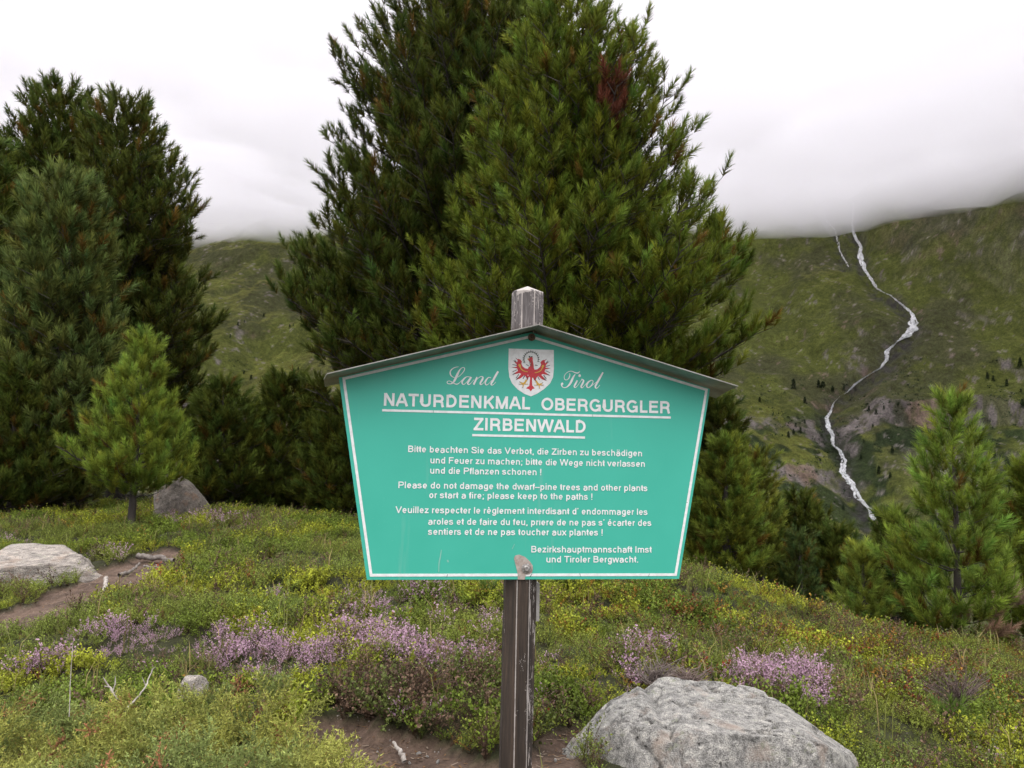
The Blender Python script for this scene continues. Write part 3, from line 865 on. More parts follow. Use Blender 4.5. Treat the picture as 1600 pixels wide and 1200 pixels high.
rock_mesh('boulder', boulder_shape, M_BOULDER, 'big grey lichen-covered boulder right of the sign post', 'rock', 7, 0.10, 1.7, 4, (bc[0] + 0.025, 2.98, bc[2] - 0.055), (0.61, 0.50, 0.36), 0.0, 0.25, facets=9)
sl = P(30, 905, 8.2)
rock_mesh('rock_slab', None, M_SLAB, 'pale banded rock slab beside the path at the left edge', 'rock', 6, 0.12, 1.6, 12, (sl[0] - 0.05, 8.4, sl[2] - 0.17), (0.98, 0.85, 0.47), 0.2, 0.2, tilt=-0.04, facets=5)
cr = P(285, 800, 13.2)
rock_mesh('leaning_rock', None, M_CRAG, 'leaning grey rock with rusty streaks behind the young pine', 'rock', 5, 0.16, 1.5, 23, (cr[0] - 0.05, 13.4, cr[2] - 0.28), (0.50, 0.6, 1.0), 0.3, 0.35, tilt=-0.40, facets=4)
sm = P(282, 1078, 3.5)
rock_mesh('half_hidden_stone', None, M_SLAB, 'pale stone half hidden between the juniper mounds', 'stone', 4, 0.16, 1.5, 31, (sm[0], 3.62, sm[2] - 0.03), (0.07, 0.06, 0.05), 0.3, 0.2)
# loose stones on the trodden earth
st_px = [(655, 1168, 9), (668, 1172, 7), (684, 1182, 8), (640, 1183, 6), (590, 1165, 6), (560, 1150, 5), (700, 1193, 5), (868, 1178, 7), (880, 1160, 6), (855, 1190, 5), (892, 1190, 6), (730, 1196, 6), (610, 1150, 4),
         (612, 1190, 5), (205, 907, 5), (230, 892, 4), (180, 925, 5), (222, 915, 4), (245, 880, 4), (120, 948, 4), (80, 958, 5), (150, 935, 4)]
def ground_at(px, py):
    d = rays(np.array([px]), np.array([py]))[0]; d = d / d[1]
    ts = np.arange(1.2, 30, 0.02)
    h = terrain(d[0] * ts, ts) - EYE
    k = int(np.argmax(h > d[2] * ts)); t = ts[k]
    return np.array([d[0] * t, t, h[k] + EYE])
proto = None
for k, (a, c_, s) in enumerate(st_px):
    g = ground_at(a, c_)
    if proto is None:
        proto = rock_mesh('loose_stone', None, M_STONE, 'pale loose pebble lying on the bare trodden earth', 'stone', 3, 0.2, 1.5, 41, (0, 0, 0), (1, 0.8, 0.6), 0, 0.2, 'pebbles on the bare earth')
        o = proto
    else:
        o = proto.copy(); COL.objects.link(o)
    s_ = s * 0.5 * g[1] / F
    o.location = (g[0], g[1], g[2] - 0.03 + s_ * 0.3); o.scale = (s_, s_, s_); o.rotation_euler = (k * 0.7, k * 0.4, k * 2.1)
# little white stones set up on the boulder
for k, (a, c_, w, h) in enumerate([(1118, 1077, 5, 9), (1104, 1078, 4, 5), (1144, 1079, 5, 6)]):
    g = P(a, c_, 3.0)
    lab = ['upright white stone sliver on the boulder, tallest of the three', 'small white stone on the boulder, left of the upright sliver', 'small white stone on the boulder, right of the upright sliver'][k]
    rock_mesh('white_stone', None, M_STONE, lab, 'stone', 3, 0.15, 1.5, 50 + k, (g[0], 3.0, g[2]), (w * 0.5 * 3 / F, w * 0.5 * 3 / F, h * 0.55 * 3 / F), k, 0.2, 'white stones on the boulder')

# ------------------------------------------------------------------ ground vegetation
def bilberry_tpl(k, nleaf, seed, lw=0.075, ll=0.155):
    r = np.random.default_rng(seed); out = []
    for q in range(k):
        V = []; Fq = []; tint = []; amt = []
        nst = 4
        for s in range(nst):
            az = r.random() * 6.28; sp = r.uniform(0.15, 0.75)
            hh = r.uniform(0.6, 1.0)
            bendd = np.array([math.cos(az), math.sin(az), 0]) * sp
            ax = lambda t: np.array([0, 0, hh * t]) + bendd * t * t
            b0 = len(V)
            e = np.array([0.010, 0, 0])
            V += [ax(0) - e, ax(0) + e, ax(1) + e * 0.4, ax(1) - e * 0.4]; Fq.append((b0, b0 + 1, b0 + 2, b0 + 3))
            tint += [[0.6] * 3] * 4; amt += [1] * 4
            for i in range(nleaf):
                t = 0.28 + 0.74 * (i + r.random()) / nleaf
                p = ax(min(t, 1)); a = i * 2.4 + r.normal() * 0.3
                el = math.radians(r.uniform(5, 65))
                d = np.array([math.cos(a) * math.cos(el), math.sin(a) * math.cos(el), math.sin(el)])
                sd_ = np.cross(d, np.array([0, 0, 1.0]) + r.normal(size=3) * 0.5); sd_ /= np.linalg.norm(sd_)
                l = ll * r.uniform(0.7, 1.2); w = lw * r.uniform(0.8, 1.2); up = np.cross(sd_, d) * l * 0.12
                b0 = len(V)
                V += [p, p + d * l * 0.5 + sd_ * w * 0.5 - up, p + d * l, p + d * l * 0.45 - sd_ * w * 0.5 - up]
                Fq.append((b0, b0 + 1, b0 + 2, b0 + 3))
                g = r.uniform(0.65, 1.35)
                tint += [[g * 0.9] * 3, [g] * 3, [g * 1.08] * 3, [g] * 3]; amt += [0] * 4
        out.append((np.array(V), np.array(Fq), np.array(tint), np.array([0.075, 0.05, 0.03]), np.array(amt, float)))
    return out
TPL_BIL = bilberry_tpl(8, 12, 61, 0.075, 0.135)
TPL_BIL_S = bilberry_tpl(8, 17, 62, 0.046, 0.09)          # small-leaved: cowberry, crowberry

def heather_tpl(k, seed, flowers=True):
    r = np.random.default_rng(seed); out = []
    for q in range(k):
        V = []; Fq = []; tint = []; amt = []
        for s in range(6):
            az = r.random() * 6.28; sp = r.uniform(0.1, 0.55); hh = r.uniform(0.6, 1.0)
            bd = np.array([math.cos(az), math.sin(az), 0]) * sp
            ax = lambda t: np.array([0, 0, hh * t]) + bd * t * t
            e = np.array([0.008, 0.004, 0]); b0 = len(V)
            V += [ax(0) - e, ax(0) + e, ax(1) + e * .4, ax(1) - e * .4]; Fq.append((b0, b0 + 1, b0 + 2, b0 + 3)); tint += [[0.5] * 3] * 4; amt += [0.0] * 4
            for i in range(24):
                t = 0.15 + 0.87 * (i + r.random()) / 24
                p = ax(min(t, 1.0)) + r.normal(size=3) * 0.022
                fl = flowers and t > 0.5 and r.random() < 0.75
                d = r.normal(size=3); d /= np.linalg.norm(d); sd_ = np.cross(d, r.normal(size=3)); sd_ /= np.linalg.norm(sd_)
                l = 0.034 if fl else 0.03; l *= r.uniform(0.7, 1.3)
                b0 = len(V)
                V += [p - d * l, p + sd_ * l * 0.8, p + d * l, p - sd_ * l * 0.8]; Fq.append((b0, b0 + 1, b0 + 2, b0 + 3))
                g = r.uniform(0.6, 1.4)
                tint += [[g] * 3] * 4; amt += [1.0 if fl else 0.0] * 4
        out.append((np.array(V), np.array(Fq), np.array(tint), np.array([0.50, 0.32, 0.42]), np.array(amt)))
    return out
TPL_HEA = heather_tpl(8, 71)
TPL_HEB = heather_tpl(8, 72, False)

HEATHER = [(330, 1005, 250, 36, .72), (430, 1025, 110, 34, 1), (250, 985, 150, 22, .8), (590, 985, 70, 26, .9), (660, 965, 140, 32, .4), (700, 1018, 90, 22, .75), (440, 917, 26, 9, .8), (640, 930, 120, 25, .3), (560, 1010, 50, 30, .5),
           (1205, 1050, 95, 30, 1), (1270, 1078, 30, 14, .8), (1050, 1045, 90, 24, .45), (1000, 1015, 60, 16, .35), (150, 1025, 150, 16, .5), (20, 1035, 50, 14, .6), (20, 838, 60, 8, .4), (330, 815, 70, 9, .6), (230, 875, 30, 10, .3),
           (1540, 1165, 60, 40, .22), (1500, 1120, 30, 16, .3), (160, 875, 50, 20, .3), (860, 1070, 30, 60, .25), (620, 1095, 60, 20, .12)]
BROWNH = [(650, 1080, 150, 42, .95), (560, 1050, 70, 30, .5), (300, 1025, 160, 24, .5), (1330, 1080, 40, 16, .3), (1480, 1075, 60, 30, .6), (1050, 1060, 60, 18, .6), (880, 1125, 40, 30, .6), (1160, 1000, 50, 25, .3), (500, 960, 60, 20, .3), (1330, 965, 60, 14, .4)]
JUN_POLY = [(-200, 1036), (0, 1034), (130, 1030), (215, 1040), (262, 1058), (245, 1078), (290, 1072), (330, 1052), (400, 1058), (440, 1085), (470, 1118), (520, 1150), (570, 1190), (640, 1300), (-200, 1400)]

def ell(px, py, L):
    m = np.zeros(px.shape)
    for (cx, cy, rx, ry, a) in L:
        d = ((px - cx) / rx) ** 2 + ((py - cy) / ry) ** 2
        m = np.maximum(m, a * sstep(1.25, 0.55, d))
    return m

def scatter_points(dens, y0=1.75, y1=19, step=0.25):
    xs = []; ys = []
    for y in np.arange(y0, y1, step):
        w = 0.72 * y + 0.7
        n_ = rng.poisson(dens(y) * 2 * w * step)
        xs.append(rng.uniform(-w, w, n_)); ys.append(rng.uniform(y, y + step, n_))
    return np.concatenate(xs), np.concatenate(ys)
sx, sy = scatter_points(lambda y: 900 * min(1, (4.2 / y) ** 1.2))
sz = terrain(sx, sy)
qx, qy = to_px(sx, sy, sz + 0.07)
gx_, gy_ = to_px(sx, sy, sz)
on_path = blur_poly(gx_, gy_, PATH_FAR, 14, 3) | blur_poly(gx_, gy_, PATH_NEAR, 14, 4)
# world-space shape of the juniper mat
def jun_px(x, y): return to_px(x, y, np.full_like(x, EYE - 1.02))
jx, jy = jun_px(sx, sy)
in_jun = in_poly(jx, jy, JUN_POLY) & (sy < 4.2)
bl = (((sx - bc[0]) / 0.50) ** 2 + ((sy - 2.98) / 0.44) ** 2) < 1.0
slab = (((sx - sl[0] + 0.1) / 0.78) ** 2 + ((sy - 8.5) / 0.7) ** 2) < 1.0
# bare gaps between clumps
gap = fbm(sx * 2.3, sy * 2.3, 81, 3)
front = (np.abs(sx - bc[0] + 0.05) < 0.42) & (sy < 3.0) & (sy > 1.4)
keep = ~on_path & ~in_jun & ~bl & ~front & ~slab
h_m = ell(qx, qy, HEATHER); b_m = ell(qx, qy, BROWNH)
rr_ = rng.random(len(sx))
kind_ = np.zeros(len(sx), int)                               # 0 bilberry 1 small-leaved 2 flowering heather 3 brown heather
spn = fbm(sx * 1.1 + 30, sy * 1.1, 83, 3)
kind_[spn > 0.52] = 1
clump = fbm(sx * 3.5, sy * 3.5, 85, 2)
kind_[(rr_ < b_m * 0.9) & (clump > 0.34)] = 3
kind_[(rng.random(len(sx)) < h_m * 0.92) & (clump > 0.345 + 0.25 * (1 - h_m))] = 2
wild = fbm(sx * 0.8 + 70, sy * 0.8, 87, 3)
kind_[(kind_ < 2) & (rng.random(len(sx)) < 0.10 * (wild > 0.5))] = 3

def place(mask, tpl, hgt, hj, cols, mat, name, label, lean=0.25, cat='ground cover'):
    ids = np.nonzero(mask & keep)[0]
    x, y, z = sx[ids], sy[ids], sz[ids]
    n_ = len(ids)
    d = np.stack([rng.normal(size=n_) * lean, rng.normal(size=n_) * lean, np.ones(n_)], 1)
    hm = (0.50 + 0.80 * sstep(0.28, 0.68, fbm(x * 4.2, y * 4.2, 89, 2))) * (1 - 0.22 * sstep(0.62, 0.70, gap[ids]))
    grow = np.clip((y / 4.5), 1, 3) ** 0.30
    s = hgt * hm * rng.uniform(1 - hj, 1 + hj, n_) * grow
    acc = instance(tpl, np.stack([x, y, z - 0.015], 1), frames(d, rng.random(n_) * 6.28), s, cols(x, y, ids))
    o = acc.build(name, mat)
    return tag(o, label, cat, kind='stuff')

rust_m = lambda px, py: np.clip(ell(px, py, [(1250, 970, 260, 60, .55), (1450, 1035, 200, 60, .6), (980, 940, 120, 40, .35), (1480, 1060, 140, 50, .5), (1000, 1000, 200, 60, .2)]), 0, 1)
def bil_cols(x, y, ids):
    n_ = len(ids)
    t = fbm(x * 1.6, y * 1.6, 91, 3)[:, None]
    a = np.array([0.265, 0.285, 0.028]); bb = np.array([0.125, 0.170, 0.024]); 
    c_ = a * sstep(0.42, 0.60, t) + bb * (1 - sstep(0.42, 0.60, t))
    c_ = c_ * rng.uniform(0.6, 1.35, (n_, 1)) * (0.72 + 0.6 * fbm(x * 5 + 3, y * 5, 191, 2))[:, None]
    rm = rust_m(qx[ids], qy[ids])
    rs = rng.random(n_) < rm * 0.45 + 0.02
    pal = np.array([[0.20, 0.045, 0.02], [0.27, 0.13, 0.025], [0.16, 0.075, 0.025], [0.30, 0.19, 0.04]])
    c_[rs] = pal[rng.integers(0, 4, rs.sum())] * rng.uniform(0.6, 1.2, (rs.sum(), 1))
    return c_
def small_cols(x, y, ids):
    n_ = len(ids)
    t = fbm(x * 1.3 + 9, y * 1.3, 93, 3)[:, None]
    c_ = np.array([0.115, 0.158, 0.034]) * (1 - t) * 1.6 + np.array([0.23, 0.25, 0.038]) * t * 0.9
    c_ = c_ * rng.uniform(0.55, 1.3, (n_, 1))
    rm = rust_m(qx[ids], qy[ids])
    rs = rng.random(n_) < rm * 0.3 + 0.02
    c_[rs] = np.array([0.19, 0.09, 0.03]) * rng.uniform(0.6, 1.3, (rs.sum(), 1))
    return c_
def hea_cols(x, y, ids): return np.array([0.13, 0.13, 0.05]) * rng.uniform(0.6, 1.4, (len(ids), 1))
def heb_cols(x, y, ids):
    c_ = np.array([0.15, 0.095, 0.065]) * rng.uniform(0.5, 1.4, (len(ids), 1))
    g = rng.random(len(ids)) < 0.35
    c_[g] = np.array([0.12, 0.145, 0.04]) * rng.uniform(0.7, 1.3, (g.sum(), 1))
    return c_
place(kind_ == 0, TPL_BIL, 0.108, 0.3, bil_cols, M_LEAF, 'bilberry_cover', 'yellow-green bilberry shrublets carpeting the slope')
place(kind_ == 1, TPL_BIL_S, 0.10, 0.3, small_cols, M_LEAF, 'cowberry_cover', 'darker small-leaved shrublets between the bilberry')
place(kind_ == 2, TPL_HEA, 0.120, 0.3, hea_cols, M_FLOWER, 'heather_cover', 'pink flowering heather in drifts across the slope')
place(kind_ == 3, TPL_HEB, 0.15, 0.3, heb_cols, M_FLOWER, 'withered_heather_cover', 'brown withered heather and dwarf shrubs', 0.45)

# thin grass blades
ga = Acc()
gid = np.nonzero(keep & (rng.random(len(sx)) < 0.009))[0]
for i in gid:
    for q in range(3):
        p0 = np.array([sx[i], sy[i], sz[i]]) + rng.normal(size=3) * [0.02, 0.02, 0]
        L = rng.uniform(0.12, 0.27); a = rng.random() * 6.28; bd = rng.uniform(0.15, 0.7) * L
        h = np.array([math.cos(a), math.sin(a), 0]); w = np.array([-h[1], h[0], 0]) * 0.0022 * max(1, sy[i] / 4)
        m_ = p0 + h * bd * 0.25 + np.array([0, 0, L * 0.62]); e_ = p0 + h * bd + np.array([0, 0, L * 0.95])
        V = np.stack([p0 - w, p0 + w, m_ + w, m_ - w, e_])
        cg = np.array([0.17, 0.18, 0.05]) if rng.random() < 0.7 else np.array([0.32, 0.25, 0.11])
        ga.add(V, T=[(0, 1, 2), (0, 2, 3), (3, 2, 4)], C=cg * rng.uniform(0.6, 1.2))
tag(ga.build('grass_cover', M_LEAF), 'thin green and straw grass blades among the shrublets', 'grass', kind='stuff')

# brown needle litter and twiglets on the bare earth
la = Acc()
lx, ly = scatter_points(lambda y: 900 * min(1, (3.5 / y) ** 1.5), 1.9, 10.5)
lz = terrain(lx, ly); lpx, lpy = to_px(lx, ly, lz)
lk = (blur_poly(lpx, lpy, PATH_FAR, 14, 3) | blur_poly(lpx, lpy, PATH_NEAR, 14, 4))
for x, y, z in zip(lx[lk], ly[lk], lz[lk] - 0.026):
    a = rng.random() * 6.28; L = rng.uniform(0.008, 0.03); d = np.array([math.cos(a) * L, math.sin(a) * L, rng.uniform(-0.002, 0.005)]); w = np.array([-math.sin(a), math.cos(a), 0]) * rng.uniform(0.0012, 0.004)
    p = np.array([x, y, z])
    c_ = [(0.16, 0.10, 0.06), (0.28, 0.22, 0.17), (0.08, 0.05, 0.035), (0.2, 0.11, 0.05)][rng.integers(0, 4)]
    la.add(np.stack([p - w, p + w, p + d + w * 0.6, p + d - w * 0.6]), Q=[(0, 1, 2, 3)], C=np.array(c_))
tag(la.build('needle_litter', M_LEAF), 'brown needles and bits of twig on the bare earth', 'litter', kind='stuff')

# ------------------------------------------------------------------ juniper mounds
def juniper_tpl(k, seed):
    r = np.random.default_rng(seed); out = []
    for q in range(k):
        V = []; T = []; tint = []; amt = []
        def twig(p, d, L, n_):
            d = d / np.linalg.norm(d)
            for i in range(n_):
                t = (i + r.random()) / n_
                pp = p + d * L * t + np.array([0, 0, 0.05 * L * t * t])
                nd = d * 0.75 + r.normal(size=3) * 0.55; nd /= np.linalg.norm(nd)
                sd_ = np.cross(nd, r.normal(size=3)); sd_ /= np.linalg.norm(sd_)
                l = 0.085 * r.uniform(0.7, 1.25); w = 0.017
                b0 = len(V); V.extend([pp - sd_ * w, pp + sd_ * w, pp + nd * l]); T.append((b0, b0 + 1, b0 + 2))
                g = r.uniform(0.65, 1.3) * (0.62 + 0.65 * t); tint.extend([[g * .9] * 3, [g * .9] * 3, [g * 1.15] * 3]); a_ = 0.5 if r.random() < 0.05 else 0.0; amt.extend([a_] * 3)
        twig(np.zeros(3), np.array([0, 0, 1.0]), 0.95, 34)
        for j in range(9):
            t = 0.15 + 0.75 * j / 9
            a = j * 2.39 + r.normal() * 0.3
            twig(np.array([0, 0, t]), np.array([math.cos(a) * 0.75, math.sin(a) * 0.75, 0.75]), 0.46 * (1.15 - 0.55 * t) * r.uniform(0.7, 1.15), 15)
        out.append((np.array(V), np.array(T), np.array(tint), np.array([0.20, 0.085, 0.03]), np.array(amt)))
    return out
TPL_JUN = juniper_tpl(7, 91)
js = 21000
xx = rng.uniform(-3.6, -0.05, js); yy = rng.uniform(1.45, 4.2, js)
ax_, ay_ = jun_px(xx, yy)
jit = (fbm(xx * 4, yy * 4, 95, 2) - 0.5) * 30
ok = in_poly(ax_, ay_ + jit, JUN_POLY)
gz_ = terrain(xx, yy, False)
lump = fbm(xx * 3.2, yy * 3.2, 97, 3)
lump2 = fbm(xx * 9, yy * 9, 99, 2)
edge = np.ones(js)
for sx_ in (-22, 22):
    edge *= np.where(in_poly(ax_ + sx_, ay_ + jit, JUN_POLY), 1, 0.6)
edge *= np.where(in_poly(ax_, ay_ + jit - 16, JUN_POLY), 1, 0.6)
lump3 = fbm(xx * 7.5, yy * 7.5, 98, 2)
top = gz_ + (0.09 + 0.34 * lump + 0.13 * (lump3 - 0.35)) * edge
ok &= (lump2 < 0.63)
dens = rng.random(js) < 0.62
sel = np.nonzero(ok & dens)[0]
layer = rng.random(len(sel)) ** 0.35
pos = np.stack([xx[sel], yy[sel], gz_[sel] + (top[sel] - gz_[sel]) * layer - 0.08], 1)
e_ = 0.03
gxx = (fbm((xx[sel] + e_) * 3.2, yy[sel] * 3.2, 97, 3) - fbm((xx[sel] - e_) * 3.2, yy[sel] * 3.2, 97, 3)) / (2 * e_) * 0.36
gyy = (fbm(xx[sel] * 3.2, (yy[sel] + e_) * 3.2, 97, 3) - fbm(xx[sel] * 3.2, (yy[sel] - e_) * 3.2, 97, 3)) / (2 * e_) * 0.36
dirs = np.stack([-gxx * 1.4 + rng.normal(size=len(sel)) * 0.7, -gyy * 1.4 + rng.normal(size=len(sel)) * 0.7 - 0.25, np.full(len(sel), 0.85)], 1)
tcol = fbm(xx[sel] * 2.2, yy[sel] * 2.2, 103, 3)[:, None]
jc = np.array([0.31, 0.315, 0.075]) * sstep(0.38, 0.58, tcol) + np.array([0.19, 0.23, 0.07]) * (1 - sstep(0.38, 0.58, tcol))
jc = jc * rng.uniform(0.7, 1.3, (len(sel), 1))
rb = rng.random(len(sel)) < 0.035
jc[rb] = np.array([0.34, 0.15, 0.08]) * rng.uniform(0.6, 1.2, (rb.sum(), 1))
cent = np.array([[-2.35, 3.15], [-1.55, 2.3], [-0.98, 3.05]])
own = np.argmin(((pos[:, None, :2] - cent[None]) ** 2).sum(-1), 1)
jl = ['spreading yellow-green juniper mound at the left photo edge, behind the two others', 'feathery juniper mound in the lower left corner, nearest to the viewer', 'juniper mound below the pink heather, nearest to the sign post']
sz_ = rng.uniform(0.075, 0.135, len(sel))
for k in range(3):
    ids = np.nonzero(own == k)[0]
    cz = float(terrain(np.array([cent[k, 0]]), np.array([cent[k, 1]]))[0])
    root = empty('juniper_shrub', (*cent[k], cz), jl[k], 'shrub', 'juniper mounds in the foreground')
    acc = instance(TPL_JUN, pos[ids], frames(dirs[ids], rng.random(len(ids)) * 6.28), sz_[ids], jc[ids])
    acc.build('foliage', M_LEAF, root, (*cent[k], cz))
    st = Acc()
    for i in rng.choice(ids, 110, replace=False):
        a = pos[i] - np.array([0, 0, 0.06]); b_ = np.array([cent[k, 0], cent[k, 1], cz]) * 0.97 + a * 0.03; b_[2] = cz + 0.0
        Vb, Qb = tube(np.stack([b_, (a + b_) / 2 + [0, 0, -0.02], a]), [0.004, 0.003, 0.0015], 4)
        st.add(Vb, Q=Qb, C=np.array([0.16, 0.11, 0.09]))
    st.build('stems', M_LEAF, root, (*cent[k], cz))

# ------------------------------------------------------------------ dead wood
M_ROOT, n, b = new_mat('root_wood')
f1 = noise(n, 30, 4, 0.6)
n.links.new(ramp(n, [(0.3, (0.07, 0.055, 0.048)), (0.6, (0.17, 0.145, 0.13)), (0.8, (0.27, 0.24, 0.22))], f1), b.inputs['Base Color'])
b.inputs['Roughness'].default_value = 0.9
bump(n, b, f1, 0.5, 0.005)
def stick(name, pts, r0, r1, label, cat, mat=None, branches=()):
    """pts: (px, py, depth)"""
    W = np.array([P(*p) for p in pts])
    t = np.linspace(0, len(W) - 1, (len(W) - 1) * 6 + 1)
    S = np.stack([np.interp(t, np.arange(len(W)), W[:, c]) for c in range(3)], 1)
    S[1:-1] += (rng.random((len(S) - 2, 3)) - 0.5) * r0 * 0.9
    acc = Acc(); o0 = S[0]
    V, Q = tube(S, np.linspace(r0, r1, len(S)), 7); acc.add(V, Q=Q, C=np.ones(3))
    for br in branches:
        B = np.array([P(*p) for p in br]); V, Q = tube(B, np.linspace(r1 * 1.3, r1 * 0.5, len(B)), 5); acc.add(V, Q=Q, C=np.ones(3))
    ob = acc.build(name, mat or M_TWIG, None, o0, True)
    ob.location = [float(c) for c in o0]
    return tag(ob, label, cat)
stick('dead_twig', [(194, 1112, 2.9), (212, 1093, 2.95), (228, 1072, 3.0), (238, 1046, 3.05)], 0.0042, 0.002, 'long pale bent dead twig standing up out of the juniper', 'twig', branches=[[(238, 1046, 3.05), (243, 1042, 3.05)], [(228, 1072, 3.0), (222, 1058, 3.0)]])
stick('dead_twig', [(183, 1095, 2.95), (176, 1080, 2.98), (167, 1068, 3.0)], 0.006, 0.0025, 'short forked pale dead twig in the juniper, left of the long bent one', 'twig', branches=[[(176, 1080, 2.98), (180, 1068, 3.0), (180, 1056, 3.0)], [(167, 1068, 3.0), (161, 1058, 3.0)], [(172, 1074, 2.99), (163, 1072, 2.98)], [(178, 1085, 2.97), (187, 1074, 2.97)]])
stick('dry_grass_stem', [(108, 1120, 2.9), (110, 1060, 2.95), (114, 1005, 3.0)], 0.0017, 0.0008, 'single tall straw-coloured grass stem rising from the juniper', 'grass stem')
g = ground_at(627, 1188); g2 = ground_at(616, 1162)
stick('broken_stick', [(632, 1190, g[1]), (627, 1176, g[1] + 0.03), (615, 1160, g2[1])], 0.010, 0.006, 'pale broken stick on the bare earth left of the post', 'stick')
stick('weathered_log', [(214, 868, 9.0), (240, 871, 9.0), (272, 876, 9.0)], 0.035, 0.028, 'grey log laid across the path as a step', 'log', M_ROOT)
stick('tree_root', [(186, 899, 7.9), (205, 893, 8.1), (218, 880, 8.5)], 0.022, 0.010, 'thin grey root crossing the path below the log', 'root', M_ROOT)
stick('tree_root', [(160, 924, 7.2), (165, 915, 7.3), (166, 903, 7.5)], 0.014, 0.02, 'short whitish root end sticking out of the path', 'root')
stick('tree_root', [(225, 884, 8.4), (236, 887, 8.3), (248, 886, 8.3)], 0.012, 0.006, 'small root lying flat on the path just under the log', 'root', M_ROOT)
def dead_bush(px, py, Y, n_, w, h, label, colr):
    p0 = P(px, py, Y); acc = Acc(); r = np.random.default_rng(int(px))
    for i in range(n_):
        a = r.random() * 6.28; s = r.random() ** 0.5
        q = np.array([math.cos(a) * w * s, math.sin(a) * w * 0.6 * s, h * r.uniform(0.3, 1)])
        m_ = q * 0.5 + r.normal(size=3) * 0.012
        V, Q = tube(np.stack([r.normal(size=3) * [0.02, 0.02, 0], m_, q, q + r.normal(size=3) * 0.02]), [0.0022, 0.0018, 0.0013, 0.0007], 4)
        acc.add(V, Q=Q, C=np.array(colr) * r.uniform(0.6, 1.3))
    o = acc.build('bare_heather_bush', M_LEAF); o.location = [float(c) for c in p0]
    return tag(o, label, 'shrub')
dead_bush(1022, 1066, 3.35, 90, 0.13, 0.09, 'bare grey twiggy bush behind the left end of the boulder', (0.26, 0.21, 0.19))
dead_bush(1075, 1066, 3.35, 70, 0.12, 0.06, 'low bare twiggy bush behind the middle of the boulder', (0.24, 0.18, 0.16))
dead_bush(1495, 1100, 4.4, 120, 0.20, 0.17, 'bare purplish twiggy bush on the right slope under the big young pine', (0.15, 0.11, 0.10))
dead_bush(640, 1085, 3.5, 120, 0.2, 0.12, 'brown twiggy withered bush left of the sign post', (0.14, 0.09, 0.07))
dead_bush(1075, 958, 6.6, 60, 0.16, 0.14, 'bare grey twigs in the rusty shrublets below the sign corner', (0.2, 0.16, 0.14))
# pine seedlings
def seedling(px, py, Y, s, label):
    p0 = ground_at(px, py); r = np.random.default_rng(int(px) + 3)
    root = empty('pine_seedling', p0, label, 'seedling')
    V, Q = tube(np.array([[0, 0, -0.02], [0.005, 0, s * 0.5]]), [0.006, 0.004], 6); mk('stem', V, Q, M_BARK, root, smooth=True)
    k = 9; d = np.stack([r.normal(size=k) * 0.8, r.normal(size=k) * 0.8, np.ones(k)], 1)
    acc = instance(TPL_NEAR, np.tile([[0, 0, s * 0.25]], (k, 1)) + r.normal(size=(k, 3)) * 0.02, frames(d, r.random(k) * 6), np.full(k, s * 0.8), np.array([0.10, 0.15, 0.03]) * r.uniform(0.8, 1.2, (k, 1)))
    acc.build('needles', M_NEEDLE, root)
seedling(1492, 1150, 3.7, 0.2, 'long-needled pine seedling among the shrublets at the lower right')
seedling(765, 945, 6.0, 0.2, 'long-needled pine seedling under the sign, left of the post')

# ------------------------------------------------------------------ the sign
yaw, roll, tilt = math.radians(7.84883), math.radians(1.35125), math.radians(-1.96232)
eu = np.array([math.cos(yaw), math.sin(yaw), 0.0]); ev = np.array([0, 0, 1.0]); nn = np.cross(eu, ev)
ev = ev * math.cos(tilt) + nn * math.sin(tilt)
a_ = eu * math.cos(roll) - ev * math.sin(roll); b_ = ev * math.cos(roll) + eu * math.sin(roll)
EU, EV = a_, b_; EN = np.cross(EU, EV)                    # right, up, towards the viewer
d0 = rays(822, 700); BO = d0 * (2.6 / d0[1]) + np.array([0, 0, EYE])
def loc(px, py):
    d = rays(px, py); o = BO - np.array([0, 0, EYE])
    s = (o @ EN) / (d @ EN); w = d * s - o
    return float(w @ EU), float(w @ EV)
def locs(pts): return [loc(*p) for p in pts]

sign = empty('information_sign', BO, 'green pentagonal notice sign with white German, English and French text on a dark wooden post', 'sign')
Rm = Matrix(((EU[0], EV[0], EN[0]), (EU[1], EV[1], EN[1]), (EU[2], EV[2], EN[2])))
sign.rotation_euler = Rm.to_euler()                        # local x right, y up, z towards the viewer

M_GREEN, n, b = new_mat('sign_green_enamel')
f1 = noise(n, 5, 5, 0.6); f2 = noise(n, 220, 2, 0.5)
c = mixc(n, 0.5, (0.045, 0.420, 0.315), ramp(n, [(0.35, (0.93, 0.95, 0.95)), (0.65, (1.06, 1.03, 1.04))], f1), 'MULTIPLY')
spk = ramp(n, [(0.72, (0, 0, 0)), (0.76, (0.35, 0.35, 0.35))], f2)
c = mixc(n, spk, c, (0.30, 0.52, 0.45))
str_ = ramp(n, [(0.62, (0, 0, 0)), (0.76, (0.30, 0.30, 0.30))], noise(n, 30, 4, 0.6, mapping=(1, 0.06, 1)))
c = mixc(n, str_, c, (0.24, 0.46, 0.40))
n.links.new(c, b.inputs['Base Color']); b.inputs['Roughness'].default_value = 0.42
n.links.new(ramp(n, [(0.3, (0.34, 0.34, 0.34)), (0.7, (0.55, 0.55, 0.55))], f1), b.inputs['Roughness'])
bump(n, b, f1, 0.06, 0.01)
M_WHITE, n, b = new_mat('sign_white_vinyl')
f1 = noise(n, 60, 5, 0.65)
n.links.new(ramp(n, [(0.3, (0.66, 0.65, 0.65)), (0.6, (0.80, 0.795, 0.80))], f1), b.inputs['Base Color'])
b.inputs['Roughness'].default_value = 0.5
M_RED, n, b = new_mat('heraldic_red'); f1 = noise(n, 300, 3, 0.6)
